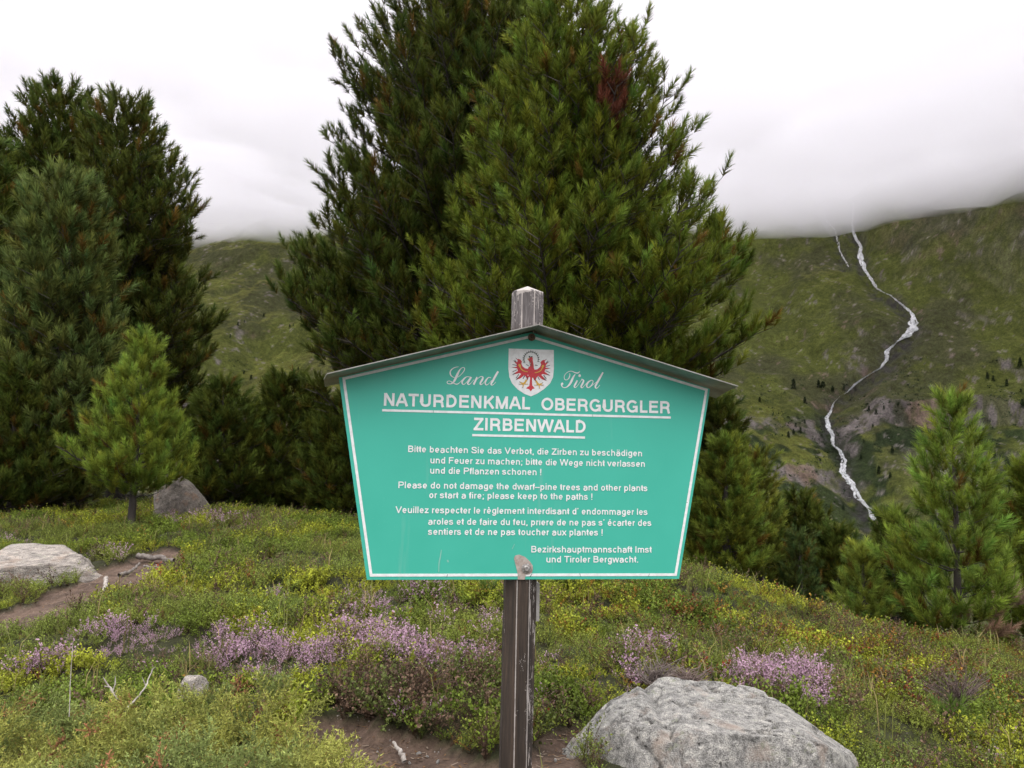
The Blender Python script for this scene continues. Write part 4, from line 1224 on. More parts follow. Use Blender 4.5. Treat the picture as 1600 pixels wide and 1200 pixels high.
n.links.new(ramp(n, [(0.3, (0.40, 0.018, 0.03)), (0.7, (0.62, 0.03, 0.045))], f1), b.inputs['Base Color']); b.inputs['Roughness'].default_value = 0.5
M_GOLD, n, b = new_mat('heraldic_gold'); b.inputs['Base Color'].default_value = (0.62, 0.36, 0.05, 1); b.inputs['Roughness'].default_value = 0.5
M_INK, n, b = new_mat('heraldic_black'); b.inputs['Base Color'].default_value = (0.03, 0.035, 0.045, 1); b.inputs['Roughness'].default_value = 0.5
M_ZINC, n, b = new_mat('zinc_sheet')
f1 = noise(n, 14, 5, 0.65, mapping=(1, 1, 1)); 
n.links.new(ramp(n, [(0.3, (0.20, 0.185, 0.17)), (0.7, (0.40, 0.375, 0.355))], f1), b.inputs['Base Color'])
b.inputs['Metallic'].default_value = 0.35; b.inputs['Roughness'].default_value = 0.55
bump(n, b, f1, 0.1, 0.004)
M_STEEL, n, b = new_mat('bolt_steel'); f1 = noise(n, 160, 4, 0.6)
n.links.new(ramp(n, [(0.3, (0.16, 0.13, 0.11)), (0.7, (0.5, 0.48, 0.47))], f1), b.inputs['Base Color']); b.inputs['Metallic'].default_value = 0.6; b.inputs['Roughness'].default_value = 0.5
M_RUSTY, n, b = new_mat('rusty_bolt'); f1 = noise(n, 160, 4, 0.6)
n.links.new(ramp(n, [(0.3, (0.05, 0.03, 0.02)), (0.7, (0.25, 0.16, 0.11))], f1), b.inputs['Base Color']); b.inputs['Metallic'].default_value = 0.3; b.inputs['Roughness'].default_value = 0.7
M_BARE, n, b = new_mat('worn_primer'); f1 = noise(n, 60, 5, 0.65)
n.links.new(ramp(n, [(0.3, (0.24, 0.17, 0.145)), (0.5, (0.36, 0.30, 0.265)), (0.7, (0.46, 0.41, 0.37))], f1), b.inputs['Base Color']); b.inputs['Roughness'].default_value = 0.7

def extrude_poly(name, pts, z0, z1, mat, parent, bev=0.0):
    n_ = len(pts)
    vs = [(x, y, z0) for x, y in pts] + [(x, y, z1) for x, y in pts]
    a = sum(pts[i][0] * pts[(i + 1) % n_][1] - pts[(i + 1) % n_][0] * pts[i][1] for i in range(n_))
    if a < 0:
        pts = pts[::-1]; vs = [(x, y, z0) for x, y in pts] + [(x, y, z1) for x, y in pts]
    fs = [tuple(range(n_ - 1, -1, -1)), tuple(range(n_, 2 * n_))] + [(i, (i + 1) % n_, n_ + (i + 1) % n_, n_ + i) for i in range(n_)]
    return mk_poly(name, vs, fs, mat, parent)

# panel
BL = [(-0.6055, 0.2115), (-0.497, -0.4205), (0.518, -0.4203), (0.626, 0.2115), (0.010, 0.381)]
panel = extrude_poly('panel', BL, -0.004, 0.0, M_GREEN, sign)
def strip(pts, w, z0=0.0003, z1=0.0012, name='border', mat=None, closed=False, parent=None):
    """mitred strip along a polyline"""
    p = np.array(pts, float); n_ = len(p); L = []; R = []
    for i in range(n_):
        if closed: a = p[i] - p[i - 1]; c_ = p[(i + 1) % n_] - p[i]
        else:
            a = p[i] - p[i - 1] if i else p[1] - p[0]; c_ = p[i + 1] - p[i] if i < n_ - 1 else p[-1] - p[-2]
        a = a / np.linalg.norm(a); c_ = c_ / np.linalg.norm(c_)
        t = a + c_; t /= np.linalg.norm(t); nr_ = np.array([-t[1], t[0]]); k = w / 2 / max(0.3, nr_ @ np.array([-a[1], a[0]]))
        L.append(p[i] + nr_ * k); R.append(p[i] - nr_ * k)
    V = [(*q, z0) for q in L] + [(*q, z0) for q in R] + [(*q, z1) for q in L] + [(*q, z1) for q in R]
    Fs = []; m = n_
    for i in range(n_ if closed else n_ - 1):
        j = (i + 1) % m
        Fs += [(2 * m + i, 3 * m + i, 3 * m + j, 2 * m + j), (m + i, m + j, 3 * m + j, 3 * m + i), (i, 2 * m + i, 2 * m + j, j)]
    return mk_poly(name, V, Fs, mat or M_WHITE, parent or panel)
strip([(-0.590, 0.2085), (-0.4838, -0.4062), (0.506, -0.4065), (0.6136, 0.208), (0.0086, 0.366)], 0.0085, closed=True)
# underlines with their gaps
def uline(xa, xb, y, gaps):
    e = [xa] + [g for gg in gaps for g in (gg - 0.0008, gg + 0.0008)] + [xb]
    V = []; Fs = []
    for i in range(0, len(e), 2):
        k = len(V); h = 0.0036
        for z in (0.0003, 0.0012): V += [(e[i], y - h, z), (e[i + 1], y - h, z), (e[i + 1], y + h, z), (e[i], y + h, z)]
        Fs += [(k + 4, k + 5, k + 6, k + 7), (k, k + 1, k + 5, k + 4), (k + 1, k + 2, k + 6, k + 5), (k + 2, k + 3, k + 7, k + 6), (k + 3, k, k + 4, k + 7)]
    return mk_poly('underline', V, Fs, M_WHITE, panel)
uline(-0.4663, 0.4884, 0.1110, [loc(677, 644)[0], loc(926, 650)[0]])
uline(-0.1767, 0.1954, 0.0380, [])

# script lettering drawn as pen strokes
def catmull(pts, k=7):
    p = np.array(pts, float)
    q = np.vstack([2 * p[0] - p[1], p, 2 * p[-1] - p[-2]]); out = []
    for i in range(1, len(q) - 2):
        for t in np.arange(k) / k:
            out.append(0.5 * (2 * q[i] + (q[i + 1] - q[i - 1]) * t + (2 * q[i - 1] - 5 * q[i] + 4 * q[i + 1] - q[i + 2]) * t * t + (3 * q[i] - q[i - 1] - 3 * q[i + 1] + q[i + 2]) * t ** 3))
    out.append(p[-1]); return np.array(out)
def strokes(name, sts, conv, scale, mat, z=0.0011, parent=None, k=7, wmul=1.0):
    V = []; Fs = []
    for q, st_ in enumerate(sts):
        s = catmull(st_, k) if len(st_) > 2 else np.array(st_, float)
        c_ = np.array([conv(x, y) for x, y in s[:, :2]]); w = np.maximum(s[:, 2], 8 if k > 5 else 0) * scale / 2 * wmul
        t = np.gradient(c_, axis=0); t /= np.linalg.norm(t, axis=1)[:, None] + 1e-12
        nr_ = np.stack([-t[:, 1], t[:, 0]], 1)
        zz_ = z + 0.00003 * (q % 6)
        b0 = len(V)
        for a, c2 in zip(c_ + nr_ * w[:, None], c_ - nr_ * w[:, None]): V += [(*a, zz_), (*c2, zz_)]
        Fs += [(b0 + 2 * i, b0 + 2 * i + 1, b0 + 2 * i + 3, b0 + 2 * i + 2) for i in range(len(c_) - 1)]
    return mk_poly(name, V, Fs, mat, parent or panel)
# grotesque capitals and small letters built from pen strokes (cap height 1)
def arc(cx, cy, rx, ry, a0, a1, k=14):
    t = np.radians(np.linspace(a0, a1, k)); return [(cx + rx * c_, cy + ry * s_) for c_, s_ in zip(np.cos(t), np.sin(t))]
def curve(pts): return [tuple(q) for q in catmull([(x, y, 0) for x, y in pts], 4)[:, :2]]
def glyph(ch, w):
    h = w / 2; X = 0.735; T = X - h; B = h - 0.01
    L, R = 0.085 + h, 0.69 - h; M = (L + R) / 2; rx = (R - L) / 2
    oval = arc(M, (T + B) / 2, rx, (T - B) / 2 + 0.005, 0, 360, 26)
    ar = arc(M, T - 0.21, rx, 0.215, 180, 0)
    CL, CR, CT = 0.10 + h, 0.90 - h, 1 - h
    if ch == ' ': return 0.36, []
    if ch == 'n': return 0.775, [[(L, 0), (L, X)], [(L, 0.35)] + ar + [(R, 0)]]
    if ch == 'h': return 0.775, [[(L, 0), (L, 1)], [(L, 0.35)] + ar + [(R, 0)]]
    if ch == 'u': return 0.775, [[(R, 0), (R, X)], [(L, X)] + arc(M, B + 0.21, rx, 0.215, 180, 360) + [(R, 0.4)]]
    if ch == 'm':
        m1, r1 = 0.58, 1.075 - h; q = (m1 - L) / 2
        return 1.16, [[(L, 0), (L, X)], [(L, 0.35)] + arc(L + q, T - 0.2, q, 0.205, 180, 0) + [(m1, 0)], [(m1, 0.35)] + arc(m1 + q, T - 0.2, (r1 - m1) / 2, 0.205, 180, 0) + [(r1, 0)]]
    if ch == 'r': return 0.46, [[(L, 0), (L, X)], [(L, 0.35)] + arc(L + 0.22, T - 0.22, 0.22, 0.22, 180, 82)]
    if ch == 'o': return 0.775, [oval]
    if ch == 'b': return 0.775, [[(L, 0), (L, 1)], oval]
    if ch == 'd': return 0.775, [[(R, 0), (R, 1)], oval]
    if ch == 'p': return 0.775, [[(L, -0.28), (L, X)], oval]
    if ch == 'g': return 0.775, [[(R, X), (R, -0.06)] + arc(M, -0.06, rx, 0.17, 0, -165), oval]
    if ch in 'aä':
        st = [[(R + 0.01, 0), (R, T - 0.19)] + arc(M, T - 0.19, rx, 0.19, 0, 165), [(R, 0.40), (M + 0.05, 0.405)] + arc(M, 0.20, rx + 0.01, 0.195, 92, 270) + [(R - 0.05, 0.12), (R, 0.22)]]
        if ch == 'ä': st += [[(M - 0.13, 0.86), (M - 0.13, 0.99)], [(M + 0.13, 0.86), (M + 0.13, 0.99)]]
        return 0.775, st
    if ch in 'eèé':
        st = [[(L, 0.355), (R + h * 0.6, 0.355)], [(R, 0.355)] + arc(M, (T + B) / 2, rx, (T - B) / 2 + 0.005, 0, 318, 24)]
        if ch == 'è': st += [[(M - 0.12, 0.99), (M + 0.06, 0.84)]]
        if ch == 'é': st += [[(M + 0.12, 0.99), (M - 0.06, 0.84)]]
        return 0.775, st
    if ch == 'c': return 0.70, [arc(M - 0.01, (T + B) / 2, rx, (T - B) / 2 + 0.005, 42, 318, 22)]
    if ch == 's':
        r_ = 0.62 - h
        return 0.70, [curve([(r_ - 0.01, 0.52), (r_ - 0.08, T - 0.03), (0.34, T), (0.13, T - 0.05), (0.12, 0.46), (0.33, 0.385), (r_ - 0.02, 0.30), (r_, 0.17), (r_ - 0.09, B + 0.03), (0.34, B), (0.13, B + 0.05), (0.085, 0.2)])]
    if ch == 't': return 0.39, [[(0.19, 0.93), (0.19, 0.2)] + arc(0.19 + 0.13, 0.2, 0.13, 0.2 - B, 180, 275), [(0.02, T), (0.37, T)]]
    if ch == 'f': return 0.39, [[(0.19, 0), (0.19, 0.8)] + arc(0.33, 0.8, 0.14, 0.2 - h, 180, 85), [(0.02, T), (0.37, T)]]
    if ch == 'i': return 0.31, [[(0.155, 0), (0.155, X)], [(0.155, 0.87), (0.155, 1)]]
    if ch == 'ı': return 0.31, [[(0.155, 0), (0.155, X)]]
    if ch == 'l': return 0.31, [[(0.155, 0), (0.155, 1)]]
    if ch == 'k': return 0.70, [[(L, 0), (L, 1)], [(0.62, X), (L, 0.24)], [(0.30, 0.44), (0.63, 0)]]
    if ch == 'v': return 0.70, [[(0.07, X), (0.37, 0)], [(0.63, X), (0.33, 0)]]
    if ch == 'w': return 1.02, [[(0.06, X), (0.29, 0)], [(0.50, X), (0.26, 0)], [(0.52, X), (0.76, 0)], [(0.96, X), (0.73, 0)]]
    if ch == 'x': return 0.70, [[(0.07, X), (0.63, 0)], [(0.63, X), (0.07, 0)]]
    if ch == 'y': return 0.70, [[(0.07, X), (0.37, 0.02)], [(0.63, X), (0.36, -0.06), (0.28, -0.19), (0.16, -0.22), (0.07, -0.21)]]
    if ch == 'z': return 0.68, [[(0.07, T), (0.61, T)], [(0.57, X - 0.03), (0.10, 0.03)], [(0.05, h), (0.62, h)]]
    if ch == ',': return 0.36, [[(0.19, 0.13), (0.19, 0.0), (0.13, -0.14)]]
    if ch == '.': return 0.36, [[(0.18, 0), (0.18, 0.14)]]
    if ch == ';': return 0.36, [[(0.19, 0.13), (0.19, 0.0), (0.13, -0.14)], [(0.19, 0.52), (0.19, 0.66)]]
    if ch == '!': return 0.36, [[(0.18, 0.27), (0.18, 1)], [(0.18, 0), (0.18, 0.13)]]
    if ch == '–': return 0.72, [[(0.02, 0.36), (0.70, 0.36)]]
    if ch == '´': return 0.30, [[(0.16, 1.0), (0.13, 0.80)]]
    if ch == 'N': return 1.0, [[(CL, 0), (CL, 1)], [(CR, 0), (CR, 1)], [(CL + 0.02, 0.97), (CR - 0.02, 0.03)]]
    if ch == 'A': return 0.93, [[(0.07, 0), (0.445, 1)], [(0.86, 0), (0.485, 1)], [(0.2, 0.33), (0.73, 0.33)]]
    if ch == 'T': return 0.85, [[(0.03, CT), (0.82, CT)], [(0.425, 0), (0.425, 1)]]
    if ch == 'U': return 1.0, [[(CL, 1), (CL, 0.34)] + arc(0.5, 0.34, 0.4 - h, 0.345 - h, 180, 360) + [(CR, 1)]]
    if ch in 'RP':
        y = 0.46; cy = (y + CT) / 2; ry = (CT - y) / 2
        st = [[(CL, 0), (CL, 1)], [(CL, CT), (0.56, CT)] + arc(0.57, cy, 0.29 - h + 0.03, ry, 90, -90) + [(CL, y)]]
        if ch == 'R': st += [[(0.50, y), (0.66, y - 0.02), (0.76, y - 0.11), (0.79, 0.16), (0.85, 0.0)]]
        return 1.0 if ch == 'R' else 0.93, st
    if ch == 'D': return 1.0, [[(CL, 0), (CL, 1)], [(CL, CT), (0.44, CT)] + arc(0.44, 0.5, CR - 0.44, 0.5 - h, 90, -90) + [(CL, h)]]
    if ch == 'E': return 0.93, [[(CL, 0), (CL, 1)], [(CL, CT), (0.85, CT)], [(CL, 0.525), (0.80, 0.525)], [(CL, h), (0.86, h)]]
    if ch == 'F': return 0.85, [[(CL, 0), (CL, 1)], [(CL, CT), (0.80, CT)], [(CL, 0.50), (0.72, 0.50)]]
    if ch == 'K': return 0.93, [[(CL, 0), (CL, 1)], [(0.83, 1), (CL, 0.33)], [(0.40, 0.60), (0.84, 0)]]
    if ch == 'M': return 1.16, [[(CL, 0), (CL, 1)], [(1.06 - h, 0), (1.06 - h, 1)], [(CL + 0.01, 0.98), (0.59, 0)], [(1.05 - h, 0.98), (0.57, 0)]]
    if ch == 'L': return 0.775, [[(CL, 0), (CL, 1)], [(CL, h), (0.73, h)]]
    if ch == 'O': return 1.08, [arc(0.54, 0.5, 0.485 - h, 0.51 - h, 0, 360, 32)]
    if ch == 'G': return 1.08, [arc(0.54, 0.5, 0.485 - h, 0.51 - h, 38, 330, 28), [(0.99 - h, 0.02), (0.99 - h, 0.46)], [(0.58, 0.46), (0.99, 0.46)]]
    if ch == 'Z': return 0.85, [[(0.06, CT), (0.79, CT)], [(0.74, 0.96), (0.10, 0.04)], [(0.04, h), (0.81, h)]]
    if ch == 'I': return 0.387, [[(0.193, 0), (0.193, 1)]]
    if ch == 'B':
        y = 0.525
        return 0.93, [[(CL, 0), (CL, 1)], [(CL, CT), (0.53, CT)] + arc(0.54, (y + CT) / 2, 0.29 - h, (CT - y) / 2, 90, -90) + [(CL, y)], [(CL, y), (0.54, y)] + arc(0.55, (y + h) / 2, 0.33 - h, (y - h) / 2, 90, -90) + [(CL, h)]]
    if ch == 'W': return 1.31, [[(0.07, 1), (0.36, 0)], [(0.64, 1), (0.33, 0)], [(0.67, 1), (0.98, 0)], [(1.24, 1), (0.95, 0)]]
    if ch == 'V': return 0.93, [[(0.07, 1), (0.48, 0)], [(0.86, 1), (0.45, 0)]]
    if ch == 'S': return 0.93, [curve([(0.78, 0.70), (0.70, 0.88), (0.46, CT), (0.22, 0.88), (0.20, 0.66), (0.44, 0.53), (0.72, 0.42), (0.80, 0.26), (0.70, 0.10), (0.46, h), (0.22, 0.11), (0.13, 0.32)])]
    raise ValueError(ch)

def text_line(s, pl, pr, cap_px, wt=0.15):
    xl, yl = loc(*pl); xr, yr = loc(*pr); y = (yl + yr) / 2
    cap = cap_px * 2.6 / F
    x = 0.0; allst = []
    for ch in s:
        adv, st = glyph(ch, wt)
        for q in st: allst.append([(a + x, c_) for a, c_ in q])
        x += adv
    xs = [a for q in allst for a, _ in q]; x0_, x1_ = min(xs) - wt / 2, max(xs) + wt / 2
    kx = (xr - xl) / ((x1_ - x0_)); h = wt * cap / 2
    V = []; Fs = []
    for i, q in enumerate(allst):
        c_ = np.array([(xl + (a - x0_) * kx, y + b2 * cap) for a, b2 in q])
        d = np.diff(c_, axis=0); d /= np.linalg.norm(d, axis=1)[:, None] + 1e-12
        ta = np.vstack([d[:1], d]); tb = np.vstack([d, d[-1:]]); t = ta + tb
        closed = np.linalg.norm(c_[0] - c_[-1]) < 1e-6
        if closed: t[0] = t[-1] = d[0] + d[-1]
        t /= np.linalg.norm(t, axis=1)[:, None] + 1e-12
        nr_ = np.stack([-t[:, 1], t[:, 0]], 1)
        k_ = np.clip(1 / np.maximum(0.5, np.abs((nr_ * np.stack([-tb[:, 1], tb[:, 0]], 1)).sum(1))), 1, 1.6)
        zz_ = 0.0011 + 0.00004 * (i % 5); b0 = len(V)
        for a, c2 in zip(c_ + nr_ * h * k_[:, None], c_ - nr_ * h * k_[:, None]): V += [(*a, zz_), (*c2, zz_)]
        Fs += [(b0 + 2 * j, b0 + 2 * j + 1, b0 + 2 * j + 3, b0 + 2 * j + 2) for j in range(len(c_) - 1)]
    return mk_poly('lettering', V, Fs, M_WHITE, panel)
text_line('NATURDENKMAL', (599.7, 633.6), (830, 640.4), 19.6, 0.195)
text_line('OBERGURGLER', (845.7, 641), (1047, 646), 19.6, 0.195)
text_line('ZIRBENWALD', (738, 672.6), (914.8, 676), 19.6, 0.195)
for s, pl, pr, w in [
    ('Bitte beachten Sie das Verbot, die Zirben zu beschädigen', (637.6, 706.4), (1003, 713), 1),
    ('und Feuer zu machen; bitte die Wege nicht verlassen', (672.4, 724), (1007.4, 729.4), 1),
    ('und die Pflanzen schonen !', (672, 740.4), (845.6, 742), 1),
    ('Please do not damage the dwarf–pine trees and other plants', (622.4, 762.6), (1011.4, 767.4), 1),
    ('or start a fire; please keep to the paths !', (670.6, 778.6), (925.4, 780.6), 1),
    ('Veuillez respecter le règlement interdisant d´ endommager les', (617.6, 801.6), (1011.4, 804.4), 1),
    ('aroles et de faire du feu, prıere de ne pas s´ écarter des', (669, 819.4), (1017.4, 822), 1),
    ('sentiers et de ne pas toucher aux plantes !', (668.4, 835.6), (941.4, 836.6), 1),
    ('Bezirkshauptmannschaft Imst', (830, 863), (1019, 863.5), 1),
    ('und Tiroler Bergwacht.', (853.6, 878.6), (997, 879), 1)]:
    text_line(s, pl, pr, 9.9, 0.165)

LAND = [[(425, 130, 10), (340, 145, 18), (260, 190, 24), (215, 260, 32), (230, 340, 28), (290, 390, 16), (350, 405, 12), (420, 380, 12), (500, 310, 14), (560, 230, 20), (575, 170, 18), (540, 148, 16), (490, 170, 20), (440, 230, 34), (395, 320, 56), (345, 430, 56), (290, 520, 42), (220, 558, 22), (150, 545, 18), (140, 505, 16), (190, 485, 14), (260, 515, 20), (330, 555, 22), (390, 565, 22), (450, 525, 14), (520, 450, 12)],
        [(720, 390, 16), (640, 378, 16), (570, 420, 36), (515, 500, 40), (520, 556, 28), (560, 570, 18), (620, 520, 12), (700, 420, 14)],
        [(740, 385, 42), (690, 470, 46), (652, 540, 38), (682, 575, 22), (730, 540, 12), (810, 450, 10)],
        [(885, 385, 30), (850, 470, 46), (800, 578, 48)], [(810, 540, 12), (900, 430, 12), (980, 375, 16), (1032, 392, 32), (1016, 450, 48), (970, 530, 42), (972, 572, 28), (1020, 560, 12), (1085, 490, 10)],
        [(1235, 405, 16), (1170, 400, 22), (1110, 470, 40), (1090, 540, 34), (1120, 585, 22), (1180, 550, 12), (1255, 465, 12)],
        [(1412, 245, 48), (1340, 370, 52), (1270, 500, 48), (1235, 560, 36), (1260, 590, 20), (1310, 560, 12), (1355, 508, 10)]]
TIROL = [[(655, 170, 12), (600, 205, 30), (540, 197, 26), (460, 165, 18), (390, 165, 14), (310, 215, 14), (265, 290, 16), (275, 360, 16), (320, 380, 14), (375, 340, 22), (405, 270, 24), (400, 215, 16)],
         [(540, 235, 16), (490, 310, 44), (440, 420, 58), (390, 500, 46), (320, 560, 24), (250, 570, 22), (205, 530, 26), (205, 482, 52), (235, 462, 50)],
         [(592, 390, 36), (550, 470, 44), (515, 540, 38), (540, 570, 18), (590, 530, 12), (640, 460, 10), (690, 390, 14), (712, 350, 24)], [(640, 240, 20), (648, 262, 62), (648, 290, 58), (648, 308, 16)],
         [(705, 365, 20), (748, 395, 38), (722, 470, 46), (685, 540, 38), (710, 575, 22), (760, 530, 12), (835, 445, 10)],
         [(945, 385, 20), (870, 430, 38), (825, 510, 44), (850, 570, 24), (910, 550, 24), (975, 460, 22), (980, 400, 20), (940, 385, 16)], [(925, 545, 12), (1020, 470, 12), (1085, 420, 10)],
         [(1232, 190, 38), (1160, 320, 50), (1080, 460, 52), (1042, 540, 42), (1062, 590, 22), (1110, 560, 12), (1155, 505, 10)]]
strokes('lettering', LAND, lambda x, y: loc(690 + x / 16, 565 + y / 16), 2.6 / F / 16, M_WHITE)
strokes('lettering', TIROL, lambda x, y: loc(865 + x / 16, 570 + y / 16), 2.6 / F / 16, M_WHITE)

# coat of arms
E_ = lambda x, y: loc(780 + x / 10, 520 + y / 10)
def flat(name, polys, z, mat):
    V = []; Fs = []
    for q, pl in enumerate(polys):
        k = len(V); V += [(*E_(*p), z + 0.00002 * q) for p in pl]; a = 0
        c_ = V[k:]
        for i in range(len(c_)): a += c_[i - 1][0] * c_[i][1] - c_[i][0] * c_[i - 1][1]
        r_ = list(range(k, len(V))); Fs.append(tuple(r_ if a > 0 else r_[::-1]))
    return mk_poly(name, V, Fs, mat, panel)
SH = [(148, 246), (852, 268), (853, 560), (842, 690), (795, 790), (700, 880), (595, 950), (495, 993), (395, 955), (288, 885), (200, 790), (158, 690), (143, 560)]
extrude_poly('shield', [E_(*p) for p in SH], 0.0003, 0.0010, M_WHITE, panel)
mir = lambda p: (998 - p[0], p[1] + 14)
LW = [(455, 565), (400, 555), (362, 522), (345, 482), (355, 450), (332, 420), (296, 408), (283, 450), (270, 492), (274, 540), (290, 592), (322, 632), (372, 660), (430, 672), (465, 640)]
LF = [[(312, 428), (250, 388), (300, 448)], [(298, 470), (218, 433), (278, 500)], [(290, 530), (192, 540), (288, 560)], [(300, 590), (198, 658), (325, 628)], [(345, 640), (256, 738), (330, 712), (385, 668)], [(400, 660), (440, 740), (470, 672)]]
body = [(478, 380), (522, 385), (524, 430), (536, 500), (542, 556), (562, 600), (562, 650), (546, 690), (525, 700), (508, 706), (488, 706), (470, 690), (448, 650), (443, 580), (455, 540), (482, 520), (490, 480), (476, 455), (452, 425), (440, 408), (466, 402)]
tail = [(484, 695), (512, 695), (514, 820), (555, 870), (520, 876), (492, 917), (465, 880), (415, 868), (470, 830)]
rbody = [(525, 690), (560, 660), (545, 750)]
polys = [LW, [mir(p) for p in LW], body, tail] + LF + [[mir(p) for p in f] for f in LF] + [rbody]
flat('eagle', polys, 0.0016, M_RED)
dk = []
for f in LF[:5]:
    a, t_, c_ = np.array(f[0], float), np.array(f[1], float), np.array(f[-1], float)
    m_ = (a + c_) / 2
    tip = [tuple(t_), tuple(t_ + (a - t_) * 0.42 ), tuple(t_ + (m_ - t_) * 0.5), tuple(t_ + (c_ - t_) * 0.22)]
    dk.append(tip); dk.append([mir(p) for p in tip])
flat('feather_tip', dk, 0.0021, M_INK)
hair = [[(265, 455, 10), (238, 425, 8)], [(272, 512, 10), (206, 495, 8)], [(275, 578, 10), (205, 612, 8)], [(305, 650, 12), (262, 708, 10)], [(398, 668, 12), (370, 722, 10)], [(440, 690, 12), (428, 745, 10)]]
hair += [[(*mir((a, c_)), w) for a, c_, w in h] for h in hair]
wre = []
for k in range(15):
    a = math.radians(200 - k * 220 / 14); R_ = 108
    cx, cy = 497 + R_ * math.cos(a), 412 - R_ * math.sin(a)
    for s in (0.5, -0.6):
        ex, ey = cx + 30 * math.cos(a + s + 0.9), cy - 30 * math.sin(a + s + 0.9)
        wre.append([(cx, cy, 14), (ex, ey, 5)])
wre += [[(420, 495, 10), (465, 522, 8)], [(560, 505, 16), (600, 512, 8)], [(460, 372, 22), (482, 378, 26)], [(490, 378, 20), (520, 372, 12)], [(470, 440, 7), (486, 520, 7)], [(500, 440, 6), (512, 540, 6)]]
strokes('feather_line', hair, E_, 2.6 / F / 10, M_INK, 0.0022, None, 3)
M_WREATH, n, b = new_mat('heraldic_green'); b.inputs['Base Color'].default_value = (0.025, 0.05, 0.03, 1)
strokes('wreath', wre, E_, 2.6 / F / 10, M_WREATH, 0.0024, None, 3)
gold = [[(300, 500, 26), (335, 525, 24)], [(318, 490, 22), (322, 540, 22)], [(325, 530, 16), (345, 570, 16), (390, 600, 14), (445, 612, 10)],
        [(425, 735, 30), (405, 770, 26), (378, 795, 22)], [(378, 795, 18), (325, 772, 10)], [(378, 795, 18), (318, 805, 10)], [(378, 795, 20), (368, 855, 10)], [(378, 795, 16), (440, 806, 8)], [(462, 405, 22), (438, 416, 12)]]
gold += [[(*mir((a, c_)), w) for a, c_, w in h] for h in gold[:8]]
strokes('gold_detail', gold, E_, 2.6 / F / 10, M_GOLD, 0.0027, None, 3)
claw = [[(330, 772, 8), (312, 760, 4)], [(322, 805, 8), (300, 800, 4)], [(368, 850, 8), (362, 864, 4)], [(440, 806, 8), (452, 802, 4)]]
claw += [[(*mir((a, c_)), w) for a, c_, w in h] for h in claw]
strokes('claw', claw, E_, 2.6 / F / 10, M_INK, 0.0030, None, 3)

# the eagle's colours make one part
def join_meshes(name, obs):
    V = []; Fs = []; mi = []; mats = []
    for k, o in enumerate(obs):
        b0 = len(V); V += [tuple(v.co) for v in o.data.vertices]; mats.append(o.data.materials[0])
        for p in o.data.polygons: Fs.append(tuple(b0 + i for i in p.vertices)); mi.append(k)
    par = obs[0].parent
    for o in obs: bpy.data.objects.remove(o)
    ob = mk_poly(name, V, Fs, None, par)
    for m_ in mats: ob.data.materials.append(m_)
    ob.data.polygons.foreach_set('material_index', np.array(mi, np.int32))
    return ob
join_meshes('eagle', [o for o in panel.children if o.name.split('.')[0] in ('eagle', 'feather_tip', 'feather_line', 'gold_detail', 'claw')])

# worn patch, scratches
wp = [(540 + x / 5, 680 + y / 5) for x, y in [(1315, 960), (1325, 940), (1355, 932), (1400, 950), (1440, 985), (1462, 1020), (1462, 1050), (1455, 1075), (1430, 1088), (1406, 1092), (1400, 1127), (1345, 1127), (1342, 1070), (1328, 1015)]]
extrude_poly('bare_metal_patch', locs(wp), 0.0005, 0.0016, M_BARE, panel)
SCR = lambda x, y: loc(540 + x / 5, 680 + y / 5)
M_SCR, n, b = new_mat('scratch'); b.inputs['Base Color'].default_value = (0.22, 0.48, 0.40, 1)
for q_ in ([[(748, 895, 6), (740, 950, 9), (730, 1000, 8), (728, 1070, 5)], [(795, 975, 12), (803, 992, 10)], [(1300, 890, 5), (1320, 850, 4)]]): strokes('scratch', [q_], SCR, 2.6 / F / 5, M_SCR, 0.0006, None, 3)
for q_ in ([[(790, 1108, 4), (796, 1086, 3)], [(1440, 1105, 5), (1456, 1084, 4)], [(2365, 1106, 3), (2372, 1080, 3)], [(1834, 1100, 3), (1828, 1078, 3)], [(2670, 525, 3), (2660, 524, 2)]]): strokes('border_crack', [q_], SCR, 2.6 / F / 5, M_INK, 0.0016, None, 3)

# post: chamfered square timber behind the panel, pointed top
M_POST, n, b = new_mat('weathered_post')
tc = n.nodes.new('ShaderNodeTexCoord'); sep = n.nodes.new('ShaderNodeSeparateXYZ'); n.links.new(tc.outputs['Object'], sep.inputs[0])
grain = noise(n, 26, 6, 0.7, tc.outputs['Object'], (1, 0.05, 1))
fineg = noise(n, 110, 4, 0.7, tc.outputs['Object'], (1, 0.08, 1))
pat = noise(n, 7, 5, 0.65, tc.outputs['Object'], (1, 0.35, 1))
speck = noise(n, 420, 2, 0.6, tc.outputs['Object'], (1, 0.45, 1))
c = ramp(n, [(0.28, (0.010, 0.007, 0.005)), (0.5, (0.036, 0.024, 0.017)), (0.72, (0.085, 0.055, 0.038))], grain)
c = mixc(n, 0.6, c, ramp(n, [(0.3, (0.5, 0.5, 0.5)), (0.7, (1.5, 1.5, 1.5))], fineg), 'MULTIPLY')
up_ = n.nodes.new('ShaderNodeMapRange'); up_.inputs['From Min'].default_value = 0.36; up_.inputs['From Max'].default_value = 0.42
n.links.new(sep.outputs['Y'], up_.inputs['Value'])
# sun-bleached head above the roof
c = mixc(n, up_.outputs[0], c, ramp(n, [(0.3, (0.055, 0.046, 0.045)), (0.55, (0.12, 0.105, 0.105)), (0.75, (0.24, 0.215, 0.21))], fineg))
